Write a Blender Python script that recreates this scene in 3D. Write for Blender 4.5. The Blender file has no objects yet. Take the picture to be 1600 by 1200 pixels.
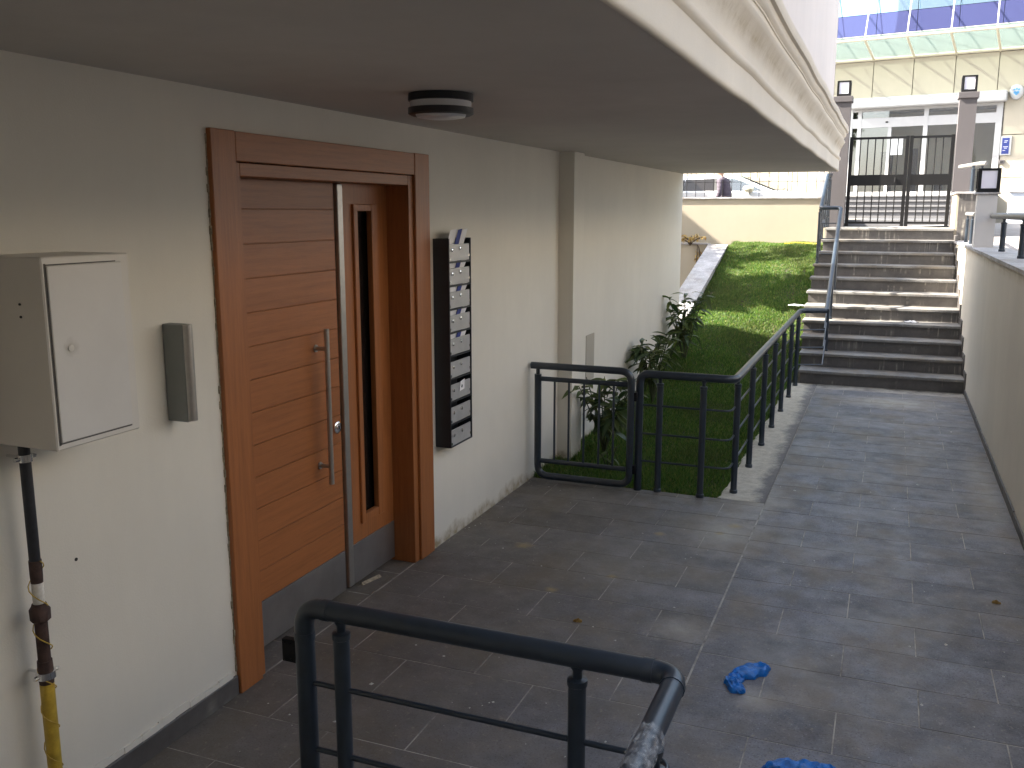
import bpy, bmesh, math, random
import numpy as np
from mathutils import Vector, Matrix, noise as mnoise
random.seed(7)
rng = np.random.default_rng(7)
S = bpy.context.scene
C = S.collection

# ------------------------------------------------------------------ camera
cam = bpy.data.objects.new('camera', bpy.data.cameras.new('camera'))
C.objects.link(cam)
R3 = Matrix(((0.92723620, -0.06857155, 0.36814532), (0.37447676, 0.16863569, -0.91177254), (0.00043922, 0.98329037, 0.18204356)))
cam.matrix_world = Matrix.Translation((0, 0, 1.95)) @ R3.to_4x4()
cam.data.sensor_width = 36; cam.data.lens = 1450 / 1600 * 36
cam.data.clip_start = 0.05; cam.data.clip_end = 2000
S.camera = cam
# ------------------------------------------------------------------ sky, sun, exposure
SUN_EL = math.radians(38); SUN_SLOPE = 0.20
w = bpy.data.worlds.new('World'); S.world = w; w.use_nodes = True
nt = w.node_tree; nt.nodes.clear()
sky = nt.nodes.new('ShaderNodeTexSky'); sky.sky_type = 'NISHITA'; sky.sun_disc = False
sky.sun_elevation = SUN_EL
sun_from = Vector((-1, -SUN_SLOPE, 0)).normalized()
sky.sun_rotation = math.atan2(sun_from.x, sun_from.y)
sky.air_density = 1.0; sky.dust_density = 2.5; sky.ozone_density = 1.0
bg = nt.nodes.new('ShaderNodeBackground'); bg.inputs[1].default_value = 0.12
wo = nt.nodes.new('ShaderNodeOutputWorld')
hs_ = nt.nodes.new('ShaderNodeHueSaturation'); hs_.inputs['Saturation'].default_value = 0.52   # hazy bright sky
nt.links.new(sky.outputs[0], hs_.inputs['Color']); nt.links.new(hs_.outputs[0], bg.inputs[0]); nt.links.new(bg.outputs[0], wo.inputs[0])
sl = bpy.data.lights.new('sun', 'SUN'); sl.energy = 5.0; sl.angle = math.radians(0.5); sl.color = (1.0, 0.92, 0.80)
so = bpy.data.objects.new('sun', sl); C.objects.link(so)
dirv = Vector((-sun_from.x * math.cos(SUN_EL), -sun_from.y * math.cos(SUN_EL), -math.sin(SUN_EL)))
so.rotation_euler = dirv.to_track_quat('-Z', 'Y').to_euler(); so.location = (-20, 5, 30)
S.view_settings.view_transform = 'Standard'; S.view_settings.look = 'None'
S.view_settings.gamma = 1; S.view_settings.use_curve_mapping = False
S.view_settings.exposure = 2.6
S.cycles.max_bounces = 10; S.cycles.diffuse_bounces = 6; S.cycles.transparent_max_bounces = 16
S.cycles.use_denoising = True

# ------------------------------------------------------------------ materials
def new_mat(name):
    m = bpy.data.materials.new(name); m.use_nodes = True
    t = m.node_tree
    return m, t, t.nodes['Principled BSDF']
def nd(t, typ, **kw):
    n = t.nodes.new(typ)
    for k, v in kw.items():
        if k in n.inputs: n.inputs[k].default_value = v
        else: setattr(n, k, v)
    return n
def lk(t, a, b): t.links.new(a, b)
def ramp(t, fac, stops):
    r = t.nodes.new('ShaderNodeValToRGB'); e = r.color_ramp.elements
    while len(e) < len(stops): e.new(0.5)
    for el, (p, c) in zip(e, stops):
        el.position = p; el.color = (c[0], c[1], c[2], 1) if hasattr(c, '__len__') else (c, c, c, 1)
    lk(t, fac, r.inputs[0]); return r.outputs[0]
def mix(t, fac, a, b, mode='MIX'):
    n = t.nodes.new('ShaderNodeMix'); n.data_type = 'RGBA'; n.blend_type = mode
    for s, v in ((n.inputs[0], fac), (n.inputs[6], a), (n.inputs[7], b)):
        if hasattr(v, 'is_linked') or hasattr(v, 'node'): lk(t, v, s)
        elif hasattr(v, '__len__'): s.default_value = (v[0], v[1], v[2], 1)
        else: s.default_value = v
    return n.outputs[2]
def pos(t, scale=(1, 1, 1)):
    g = t.nodes.new('ShaderNodeNewGeometry'); mp = t.nodes.new('ShaderNodeMapping')
    mp.inputs['Scale'].default_value = scale; lk(t, g.outputs['Position'], mp.inputs[0]); return mp.outputs[0]
def noise(t, sc, vec=None, det=6, rough=0.6):
    n = nd(t, 'ShaderNodeTexNoise'); n.inputs['Scale'].default_value = sc; n.inputs['Detail'].default_value = det
    n.inputs['Roughness'].default_value = rough
    lk(t, vec if vec is not None else pos(t), n.inputs['Vector']); return n.outputs[0]
def bump(t, b, h, strength=0.2, dist=0.01):
    n = nd(t, 'ShaderNodeBump'); n.inputs['Strength'].default_value = strength; n.inputs['Distance'].default_value = dist
    lk(t, h, n.inputs['Height']); lk(t, n.outputs[0], b.inputs['Normal'])
def mathn(t, op, a, b=0.0, clamp=False):
    n = nd(t, 'ShaderNodeMath'); n.operation = op; n.use_clamp = clamp
    for i, v in enumerate((a, b)):
        if hasattr(v, 'node'): lk(t, v, n.inputs[i])
        else: n.inputs[i].default_value = v
    return n.outputs[0]
def sepz(t, k='Z'):
    g = t.nodes.new('ShaderNodeNewGeometry'); s = t.nodes.new('ShaderNodeSeparateXYZ')
    lk(t, g.outputs['Position'], s.inputs[0]); return s.outputs[k]
def simple(name, col, rough=0.6, metal=0.0, var=0.12, sc=9, bmp=0.0, bsc=60):
    m, t, b = new_mat(name)
    f = noise(t, sc)
    lk(t, ramp(t, f, [(0.3, [c * (1 - var) for c in col]), (0.7, [min(1, c * (1 + var)) for c in col])]), b.inputs['Base Color'])
    b.inputs['Roughness'].default_value = rough; b.inputs['Metallic'].default_value = metal
    if bmp: bump(t, b, noise(t, bsc), bmp, 0.004)
    return m
M = {}
def plaster(name, col, stain=None, bmp=0.25, dirt=0.10, grime=None, streak=0.10):
    m, t, b = new_mat(name)
    c = ramp(t, noise(t, 0.9), [(0.3, [x * (1 - dirt) for x in col]), (0.7, col)])
    c = mix(t, ramp(t, noise(t, 7, det=10, rough=0.75), [(0.35, 0.0), (0.75, 0.22)]), c, [x * 0.86 for x in col])
    # roller streaks and hand scuffs
    if streak:
        c = mix(t, ramp(t, noise(t, 1.0, pos(t, (5, 5, .7)), det=8, rough=.7), [(0.42, 0.0), (0.70, streak * 2)]), c, [x * 0.80 for x in col])
        c = mix(t, ramp(t, noise(t, 2.1, pos(t, (1, 1, 2.5)), det=12, rough=.8), [(0.66, 0.0), (0.72, streak * 2.5)]), c, [x * 0.62 for x in col])
    if grime:
        z = sepz(t); mid = (grime[0] + grime[1]) / 2; hw = (grime[1] - grime[0]) / 2
        e = mathn(t, 'ABSOLUTE', mathn(t, 'SUBTRACT', z, mid)); e = mathn(t, 'MULTIPLY', mathn(t, 'SUBTRACT', hw, e), 1 / hw, True)
        e = mathn(t, 'MULTIPLY', e, ramp(t, noise(t, 3.0, det=10, rough=.75), [(0.40, 0.0), (0.66, 0.9)]))
        c = mix(t, e, c, (0.38, 0.30, 0.19))
    if stain:
        z = sepz(t); n = noise(t, 6, det=8)
        edge = mathn(t, 'MULTIPLY_ADD', n, 0.20); t.nodes[-1].inputs[2].default_value = stain
        f = mathn(t, 'SUBTRACT', edge, z); f = mathn(t, 'MULTIPLY', f, 14, True)
        f2 = mathn(t, 'MULTIPLY', f, ramp(t, noise(t, 14), [(0.35, 0.25), (0.6, 0.95)]))
        c = mix(t, f2, c, (0.33, 0.26, 0.15))
    lk(t, c, b.inputs['Base Color']); b.inputs['Roughness'].default_value = 0.85
    bump(t, b, noise(t, 160, det=4), bmp, 0.003)
    return m
M['wall'] = plaster('cream_wall_paint', (0.77, 0.735, 0.655), stain=-0.015)
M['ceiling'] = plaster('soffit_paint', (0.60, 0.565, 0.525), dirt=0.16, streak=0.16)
M['cornice'] = plaster('cornice_paint', (0.74, 0.675, 0.575), bmp=0.35, dirt=0.14, grime=(2.60, 2.715))
M['upper'] = plaster('upper_wall_paint', (0.74, 0.68, 0.65), bmp=0.15)
M['garden_wall'] = plaster('garden_wall_paint', (0.47, 0.41, 0.315), bmp=0.3, dirt=0.12)
M['rwall'] = plaster('retaining_wall_paint', (0.72, 0.67, 0.58), bmp=0.35, dirt=0.14, stain=0.0, streak=0.14, grime=(1.44, 1.60))
M['facade'] = plaster('facade_panel_paint', (0.52, 0.465, 0.365), bmp=0.1, dirt=0.06)

def stone_tile(name, base, dust, rnd=0.35, dustlim=(0.52, 0.78), rough=0.62, smears=None):
    m, t, b = new_mat(name)
    oi = nd(t, 'ShaderNodeObjectInfo')
    c = ramp(t, noise(t, 5, det=10, rough=0.7), [(0.32, [x * 0.62 for x in base]), (0.68, [x * 1.35 for x in base])])
    v = mathn(t, 'MULTIPLY_ADD', oi.outputs['Random'], rnd); t.nodes[-1].inputs[2].default_value = 1 - rnd / 2
    cc = nd(t, 'ShaderNodeCombineColor')
    for i in range(3): lk(t, v, cc.inputs[i])
    c = mix(t, 1.0, c, cc.outputs[0], 'MULTIPLY')
    # fine pores
    c = mix(t, ramp(t, noise(t, 110, det=4, rough=.7), [(0.54, 0.0), (0.62, 0.75)]), c, [x * 0.38 for x in base])
    c = mix(t, ramp(t, noise(t, 85, pos(t, (1, 1.3, 1)), det=4, rough=.7), [(0.62, 0.0), (0.66, 0.7)]), c, [min(1, x * 2.3) for x in base])
    # dust films and cement smears
    d1 = ramp(t, noise(t, 1.7, det=12, rough=0.72), [(dustlim[0], 0.0), (dustlim[1], 0.75)])
    d2 = ramp(t, noise(t, 11, pos(t, (1, .6, 1)), det=12, rough=0.85), [(0.56, 0.0), (0.64, 0.75)])
    c = mix(t, d1, c, dust); c = mix(t, mathn(t, 'MULTIPLY', d2, 0.55), c, [min(1, x * 1.35) for x in dust])
    # cement smears where bags and mixing trays stood, each an uneven blotch of its own
    if smears:
        for (sx, sy, rx, ry, st) in smears:
            g = t.nodes.new('ShaderNodeNewGeometry'); mp = t.nodes.new('ShaderNodeMapping')
            mp.inputs['Location'].default_value = (-sx / rx, -sy / ry, 0); mp.inputs['Scale'].default_value = (1 / rx, 1 / ry, 0)
            lk(t, g.outputs['Position'], mp.inputs[0]); ln = nd(t, 'ShaderNodeVectorMath'); ln.operation = 'LENGTH'; lk(t, mp.outputs[0], ln.inputs[0])
            e = mathn(t, 'ADD', ln.outputs['Value'], mathn(t, 'MULTIPLY', noise(t, 9, det=12, rough=0.8), 1.3))
            c = mix(t, ramp(t, e, [(0.62, st), (0.72, st * .55), (1.0, 0.0)]) if False else mathn(t, 'MULTIPLY', mathn(t, 'SUBTRACT', 1.55, e, True), st, True), c, (0.50, 0.46, 0.39))
    # warm mud film
    c = mix(t, ramp(t, noise(t, 2.6, pos(t, (1, 0.7, 1)), det=10), [(0.46, 0.0), (0.66, 0.55)]), c, (0.20, 0.155, 0.10))
    if smears:   # trodden mud plus painted-in warm bounce light near the door, thinning out rightwards
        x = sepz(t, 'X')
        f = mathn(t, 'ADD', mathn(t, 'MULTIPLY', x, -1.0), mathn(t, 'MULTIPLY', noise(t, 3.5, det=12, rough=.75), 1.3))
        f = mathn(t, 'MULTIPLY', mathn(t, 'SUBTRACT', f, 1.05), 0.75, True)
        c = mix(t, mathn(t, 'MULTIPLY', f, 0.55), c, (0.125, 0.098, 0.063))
        c = mix(t, ramp(t, noise(t, 30, det=8, rough=.8), [(0.57, 0.0), (0.64, 0.6)]), c, (0.30, 0.27, 0.21))
        for (sx, sy, rr) in ((-.79, 5.72, .075), (-.86, 5.55, .05), (-1.86, 3.62, .05), (-1.53, 4.34, .06), (-1.28, 4.63, .05), (-1.9, 4.9, .09), (-1.2, 5.4, .06)):   # dried ochre splashes
            g = t.nodes.new('ShaderNodeNewGeometry'); dd = nd(t, 'ShaderNodeVectorMath'); dd.operation = 'DISTANCE'; dd.inputs[1].default_value = (sx, sy, 0)
            lk(t, g.outputs['Position'], dd.inputs[0])
            e = mathn(t, 'ADD', mathn(t, 'MULTIPLY', dd.outputs['Value'], 1 / rr), mathn(t, 'MULTIPLY', noise(t, 28, det=10, rough=.8), 1.4))
            c = mix(t, mathn(t, 'MULTIPLY', mathn(t, 'SUBTRACT', 1.45, e, True), 1.1, True), c, (0.36, 0.27, 0.12))
    lk(t, c, b.inputs['Base Color'])
    lk(t, ramp(t, noise(t, 8, det=6), [(0.3, rough - 0.15), (0.7, rough + 0.2)]), b.inputs['Roughness'])
    bump(t, b, noise(t, 45, det=8, rough=0.7), 0.35, 0.004)
    return m
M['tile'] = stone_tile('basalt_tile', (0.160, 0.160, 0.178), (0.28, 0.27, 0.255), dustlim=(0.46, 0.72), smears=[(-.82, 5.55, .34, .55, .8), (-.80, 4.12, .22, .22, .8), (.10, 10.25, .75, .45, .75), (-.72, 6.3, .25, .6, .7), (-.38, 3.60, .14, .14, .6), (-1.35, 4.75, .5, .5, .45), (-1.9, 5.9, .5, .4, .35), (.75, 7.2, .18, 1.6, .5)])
M['coping'] = stone_tile('grey_coping_stone', (0.42, 0.41, 0.42), (0.60, 0.58, 0.54), rnd=0.15)
M['riser_dark'] = None
def riser_mat():
    m, t, b = new_mat('stair_riser_stone')
    c = ramp(t, noise(t, 6, det=9, rough=0.7), [(0.3, (0.070, 0.065, 0.063)), (0.7, (0.130, 0.119, 0.112))])
    st = noise(t, 1.0, pos(t, (26, 2.0, 1.4)), det=4, rough=0.6)
    msk = ramp(t, noise(t, 2.3, pos(t, (1, 1, 4))), [(0.45, 0.0), (0.62, 1.0)])
    f = mathn(t, 'MULTIPLY', ramp(t, st, [(0.56, 0.0), (0.68, 0.8)]), msk)
    c = mix(t, f, c, (0.45, 0.42, 0.36))
    lk(t, c, b.inputs['Base Color']); b.inputs['Roughness'].default_value = 0.5
    bump(t, b, noise(t, 60), 0.25, 0.003)
    return m
M['riser'] = riser_mat()
M['tread'] = stone_tile('stair_tread_stone', (0.15, 0.148, 0.148), (0.32, 0.31, 0.285), rnd=0.15, dustlim=(0.42, 0.66))
def grout_mat():
    m, t, b = new_mat('grout')
    c = ramp(t, noise(t, 4.5, det=10, rough=.75), [(0.36, (0.15, 0.14, 0.128)), (0.58, (0.44, 0.41, 0.36))])
    lk(t, c, b.inputs['Base Color']); b.inputs['Roughness'].default_value = 0.95; return m
M['grout'] = grout_mat()
def strip_mat():
    m, t, b = new_mat('rough_concrete')
    c = ramp(t, noise(t, 14, det=12, rough=0.8), [(0.3, (0.42, 0.38, 0.30)), (0.62, (0.68, 0.63, 0.53))])
    x = sepz(t, 'X')
    e = mathn(t, 'MULTIPLY_ADD', noise(t, 5, det=10, rough=0.75), 0.34); t.nodes[-1].inputs[2].default_value = 0.62
    f = mathn(t, 'MULTIPLY', mathn(t, 'ADD', x, e), 12, True)
    c = mix(t, mathn(t, 'MULTIPLY', f, 0.85), c, (0.16, 0.155, 0.16))
    lk(t, c, b.inputs['Base Color']); b.inputs['Roughness'].default_value = 0.95
    bump(t, b, noise(t, 50, det=10, rough=0.8), 0.9, 0.012)
    return m
M['strip'] = strip_mat()
M['metal'] = simple('anthracite_paint', (0.020, 0.031, 0.046), 0.34, 0.0, var=0.25, sc=14, bmp=0.05)
M['metal'].node_tree.nodes['Principled BSDF'].inputs['Specular IOR Level'].default_value = 0.75
M['gate_black'] = simple('black_gate_paint', (0.012, 0.012, 0.013), 0.5, 0.0)
M['gate_black'].node_tree.nodes['Principled BSDF'].inputs['Specular IOR Level'].default_value = 0.2
M['steel'] = simple('brushed_steel', (0.46, 0.44, 0.41), 0.38, 0.85, var=0.08, sc=30)
M['kick'] = simple('steel_kick_plate', (0.30, 0.28, 0.27), 0.45, 0.75, var=0.12, sc=6)
M['rail_grey'] = simple('grey_rail_paint', (0.20, 0.195, 0.185), 0.5, 0.0)
M['chrome'] = simple('chrome', (0.8, 0.8, 0.8), 0.15, 1.0)
def wood_mat(name, base, axis, rnd=0.12):
    m, t, b = new_mat(name)
    sc = {'Y': (60, 2.5, 60), 'Z': (60, 60, 2.5)}[axis]
    g = noise(t, 1.0, pos(t, sc), det=8, rough=0.65)
    fine = noise(t, 1.0, pos(t, tuple(s * 6 for s in sc)), det=4)
    c = ramp(t, g, [(0.25, [x * 0.72 for x in base]), (0.5, base), (0.8, [x * 1.22 for x in base])])
    c = mix(t, ramp(t, fine, [(0.52, 0.0), (0.70, 0.35)]), c, [x * 0.5 for x in base])
    oi = nd(t, 'ShaderNodeObjectInfo')
    v = mathn(t, 'MULTIPLY_ADD', oi.outputs['Random'], rnd); t.nodes[-1].inputs[2].default_value = 1 - rnd / 2
    cc = nd(t, 'ShaderNodeCombineColor')
    for i in range(3): lk(t, v, cc.inputs[i])
    c = mix(t, 1.0, c, cc.outputs[0], 'MULTIPLY')
    lk(t, c, b.inputs['Base Color']); b.inputs['Roughness'].default_value = 0.42
    bump(t, b, fine, 0.08, 0.002)
    return m
WB = (0.34, 0.122, 0.038)
M['wood_h'] = wood_mat('orange_wood_horizontal', WB, 'Y')
M['wood_v'] = wood_mat('orange_wood_vertical', WB, 'Z')
M['white_metal'] = simple('white_cabinet_paint', (0.66, 0.63, 0.58), 0.45, var=0.04, sc=4)
def cab_door():
    m, t, b = new_mat('white_cabinet_door_paint')
    c = ramp(t, noise(t, 4), [(0.3, (0.62, 0.60, 0.57)), (0.7, (0.68, 0.66, 0.63))])
    g = t.nodes.new('ShaderNodeNewGeometry')
    d = nd(t, 'ShaderNodeVectorMath'); d.operation = 'DISTANCE'; d.inputs[1].default_value = (-2.12, 1.93, 1.575)
    lk(t, g.outputs['Position'], d.inputs[0])
    q = mathn(t, 'ADD', d.outputs['Value'], mathn(t, 'MULTIPLY', noise(t, 60, det=6), 0.03))
    f = ramp(t, q, [(0.022, 0.42), (0.045, 0.0)])
    c = mix(t, f, c, (0.25, 0.22, 0.17))
    lk(t, c, b.inputs['Base Color']); b.inputs['Roughness'].default_value = 0.45
    return m
M['cab_door'] = cab_door()
M['grey_paint'] = simple('grey_metal_paint', (0.22, 0.235, 0.23), 0.45, 0.3, var=0.05)
M['gap_grey'] = simple('shadow_gap_grey', (0.10, 0.095, 0.09), 0.8)
M['dark'] = simple('dark_rubber', (0.015, 0.015, 0.016), 0.6)
M['pipe_black'] = simple('black_pipe_paint', (0.016, 0.018, 0.024), 0.5, var=0.3, sc=40)
M['pipe_rust'] = simple('rusty_pipe', (0.055, 0.030, 0.024), 0.8, var=0.5, sc=30, bmp=0.5)
M['pipe_yellow'] = simple('yellow_pipe', (0.50, 0.34, 0.04), 0.5, var=0.25, sc=25)
M['tape_white'] = simple('white_tape', (0.62, 0.60, 0.56), 0.8, var=0.2, sc=60)
M['mail_case'] = simple('mailbox_case_paint', (0.022, 0.026, 0.033), 0.45)
M['mail_flap'] = simple('mailbox_flap_paint', (0.46, 0.46, 0.46), 0.4, 0.25, var=0.1)
M['paper'] = simple('white_paper', (0.78, 0.78, 0.80), 0.8, var=0.03)
M['blue_ink'] = simple('blue_print', (0.04, 0.06, 0.26), 0.7)
M['lamp_ring'] = simple('black_lamp_ring', (0.018, 0.018, 0.02), 0.4)
M['lamp_glass'] = simple('opal_glass', (0.62, 0.62, 0.64), 0.3, var=0.03)
def film():
    m, t, b = new_mat('clear_film'); b.inputs['Base Color'].default_value = (0.62, 0.62, 0.62, 1); b.inputs['Roughness'].default_value = 0.25
    f = ramp(t, noise(t, 45, det=8, rough=0.7), [(0.42, 0.06), (0.66, 0.6)]); lk(t, f, b.inputs['Alpha'])
    bump(t, b, noise(t, 70, det=6), 0.8, 0.01); return m
M['film'] = film()
def glass_mat(name, tint, rough=0.02, trans=0.7):
    m, t, b = new_mat(name); t.nodes.remove(b)
    gl = nd(t, 'ShaderNodeBsdfGlossy'); gl.inputs['Roughness'].default_value = rough
    tr = nd(t, 'ShaderNodeBsdfTransparent'); tr.inputs[0].default_value = (*tint, 1)
    fr = nd(t, 'ShaderNodeFresnel'); fr.inputs[0].default_value = 1.6
    f = mathn(t, 'MULTIPLY_ADD', fr.outputs[0], 1.0, True); t.nodes[-1].inputs[2].default_value = 1 - trans
    mx = nd(t, 'ShaderNodeMixShader'); lk(t, f, mx.inputs[0]); lk(t, tr.outputs[0], mx.inputs[1]); lk(t, gl.outputs[0], mx.inputs[2])
    lk(t, mx.outputs[0], t.nodes['Material Output'].inputs[0]); return m
M['glass'] = glass_mat('shop_glass', (0.86, 0.88, 0.88), trans=0.90)
def frosted():
    m, t, b = new_mat('canopy_glass'); b.inputs['Base Color'].default_value = (.17, .20, .19, 1); b.inputs['Roughness'].default_value = .15
    tl = nd(t, 'ShaderNodeBsdfTranslucent'); tl.inputs[0].default_value = (.17, .21, .195, 1)
    tr = nd(t, 'ShaderNodeBsdfTransparent'); tr.inputs[0].default_value = (.8, .88, .86, 1)
    m1 = nd(t, 'ShaderNodeMixShader'); m1.inputs[0].default_value = .6; lk(t, b.outputs[0], m1.inputs[1]); lk(t, tl.outputs[0], m1.inputs[2])
    m2 = nd(t, 'ShaderNodeMixShader'); m2.inputs[0].default_value = .45; lk(t, m1.outputs[0], m2.inputs[1]); lk(t, tr.outputs[0], m2.inputs[2])
    lk(t, m2.outputs[0], t.nodes['Material Output'].inputs[0]); return m
M['canopy_glass'] = frosted()
M['plate'] = plaster('cover_plate_paint', (0.44, 0.41, 0.35))
M['car_glass'] = glass_mat('car_glass', (0.35, 0.45, 0.44), trans=0.85)
M['door_glass'] = simple('dark_door_glass', (0.012, 0.010, 0.009), 0.12, var=0.02)
def mirror_glass(name, col, metal):
    m, t, b = new_mat(name)
    b.inputs['Base Color'].default_value = (*col, 1); b.inputs['Metallic'].default_value = metal; b.inputs['Roughness'].default_value = 0.03
    bump(t, b, noise(t, 0.8, det=2), 0.06, 0.05); return m
M['blue_glass'] = mirror_glass('blue_reflecting_glass', (0.42, 0.62, 0.78), 0.9)
M['violet_glass'] = mirror_glass('violet_band_glass', (0.075, 0.085, 0.21), 0.35)  # violet lower row of glass panels
M['white_frame'] = simple('white_frame_paint', (0.50, 0.495, 0.49), 0.4, var=0.03)
M['canopy_steel'] = simple('cream_canopy_steel', (0.72, 0.66, 0.52), 0.45, var=0.05)
M['pillar'] = plaster('grey_pillar_paint', (0.105, 0.096, 0.100), bmp=0.2)
M['pillar_light'] = plaster('light_grey_pillar_paint', (0.62, 0.60, 0.58), bmp=0.2)
M['lantern_glass'] = simple('frosted_lantern_glass', (0.80, 0.78, 0.86), 0.4, var=0.02)
M['white_stone'] = simple('pale_step_stone', (0.13, 0.128, 0.132), 0.7, var=0.08, bmp=0.2)
M['asphalt'] = simple('asphalt', (0.055, 0.055, 0.058), 0.9, var=0.3, sc=20, bmp=0.5, bsc=120)
M['pave'] = simple('pale_paving', (0.30, 0.275, 0.26), 0.9, var=0.2, sc=3)
M['soil'] = simple('soil', (0.055, 0.042, 0.028), 0.95, var=0.4, sc=8, bmp=0.8, bsc=30)
M['earth'] = simple('earth', (0.16, 0.14, 0.11), 0.95, var=0.3, sc=1)
M['car_paint'] = simple('white_car_paint', (0.66, 0.66, 0.66), 0.25, var=0.01)
M['car_paint'].node_tree.nodes['Principled BSDF'].inputs['Coat Weight'].default_value = 0.6
M['mirror_cap'] = simple('pale_mirror_cap', (0.74, 0.68, 0.48), 0.35, var=0.02)
M['tyre'] = simple('tyre_rubber', (0.02, 0.02, 0.02), 0.8)
M['rim'] = simple('alloy_rim', (0.45, 0.45, 0.46), 0.3, 0.8)
M['interior'] = simple('beige_interior', (0.78, 0.70, 0.55), 0.8, var=0.06, sc=1.5)
M['curtain'] = simple('dark_curtain', (0.05, 0.055, 0.07), 0.9, var=0.4, sc=6)
M['skin'] = simple('skin', (0.50, 0.29, 0.20), 0.6, var=0.05)
M['hair'] = simple('hair', (0.03, 0.02, 0.015), 0.6)
def jacket_mat():
    m, t, b = new_mat('quilted_jacket')
    wv = nd(t, 'ShaderNodeTexWave'); wv.inputs['Scale'].default_value = 4.5; wv.inputs['Distortion'].default_value = 1.0
    wv.bands_direction = 'Z'; lk(t, pos(t), wv.inputs[0])
    lk(t, ramp(t, noise(t, 20), [(0.3, (0.06, 0.045, 0.065)), (0.7, (0.10, 0.08, 0.105))]), b.inputs['Base Color'])
    b.inputs['Roughness'].default_value = 0.8; bump(t, b, wv.outputs[0], 0.25, 0.01); return m
M['jacket'] = jacket_mat()
M['trousers'] = simple('dark_trousers', (0.03, 0.035, 0.05), 0.8)
M['shoe'] = simple('shoe', (0.02, 0.018, 0.016), 0.6)
def leaf_mat(name, c1, c2, rough=0.35, trans=0.35, rnd=True):
    m, t, b = new_mat(name)
    if rnd:
        oi = nd(t, 'ShaderNodeObjectInfo'); f = oi.outputs['Random']
    else: f = noise(t, 3.0, det=8)
    c = ramp(t, f, [(0.0 if rnd else 0.3, c1), (1.0 if rnd else 0.7, c2)])
    lk(t, c, b.inputs['Base Color']); b.inputs['Roughness'].default_value = rough
    tl = nd(t, 'ShaderNodeBsdfTranslucent'); lk(t, c, tl.inputs[0])
    mx = nd(t, 'ShaderNodeMixShader'); mx.inputs[0].default_value = trans
    lk(t, b.outputs[0], mx.inputs[1]); lk(t, tl.outputs[0], mx.inputs[2]); lk(t, mx.outputs[0], t.nodes['Material Output'].inputs[0]); return m
M['leaf'] = leaf_mat('shrub_leaf', (0.034, 0.072, 0.024), (0.15, 0.19, 0.06))
M['dry_leaf'] = leaf_mat('dry_leaf', (0.36, 0.22, 0.06), (0.55, 0.40, 0.14), 0.7)
M['tree_leaf'] = leaf_mat('tree_leaf', (0.04, 0.075, 0.025), (0.09, 0.12, 0.04), 0.5, 0.3, False)
M['bark'] = simple('bark', (0.09, 0.065, 0.045), 0.9, var=0.4, sc=25, bmp=0.8)
M['stem'] = simple('green_stem', (0.06, 0.07, 0.03), 0.7)
def grass_mat():
    m, t, b = new_mat('grass_blade')
    at = nd(t, 'ShaderNodeAttribute'); at.attribute_name = 'tint'
    c = ramp(t, at.outputs['Fac'], [(0.0, (0.035, 0.095, 0.016)), (0.5, (0.095, 0.20, 0.030)), (0.88, (0.19, 0.28, 0.05)), (1.0, (0.34, 0.28, 0.10))])
    c = mix(t, ramp(t, noise(t, 1.1, det=5), [(0.48, 0.0), (0.72, 0.55)]), c, (0.10, 0.105, 0.038))
    lk(t, c, b.inputs['Base Color']); b.inputs['Roughness'].default_value = 0.55
    tl = nd(t, 'ShaderNodeBsdfTranslucent'); lk(t, c, tl.inputs[0])
    mx = nd(t, 'ShaderNodeMixShader'); mx.inputs[0].default_value = 0.5
    lk(t, b.outputs[0], mx.inputs[1]); lk(t, tl.outputs[0], mx.inputs[2]); lk(t, mx.outputs[0], t.nodes['Material Output'].inputs[0]); return m
M['grass'] = grass_mat()
M['blue_plastic'] = simple('blue_plastic', (0.002, 0.15, 0.52), 0.3, var=0.35, sc=40, bmp=0.9, bsc=90)
M['yellow_hose'] = simple('yellow_hose', (0.70, 0.45, 0.03), 0.5)
M['brown_wall'] = plaster('cream_block_render', (0.64, 0.57, 0.46))
M['grey_block'] = plaster('beige_block_paint', (0.42, 0.38, 0.32))
M['roof_tile'] = simple('roof_tile', (0.28, 0.10, 0.05), 0.8, var=0.3)
M['foam'] = simple('filler_foam', (0.34, 0.29, 0.21), 0.9, var=0.5, sc=60, bmp=1.0)
M['parapet'] = plaster('pale_blue_wall_paint', (0.50, 0.54, 0.60))
M['white_flake'] = simple('white_flakes', (0.62, 0.60, 0.55), 0.9, var=0.2)

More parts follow.
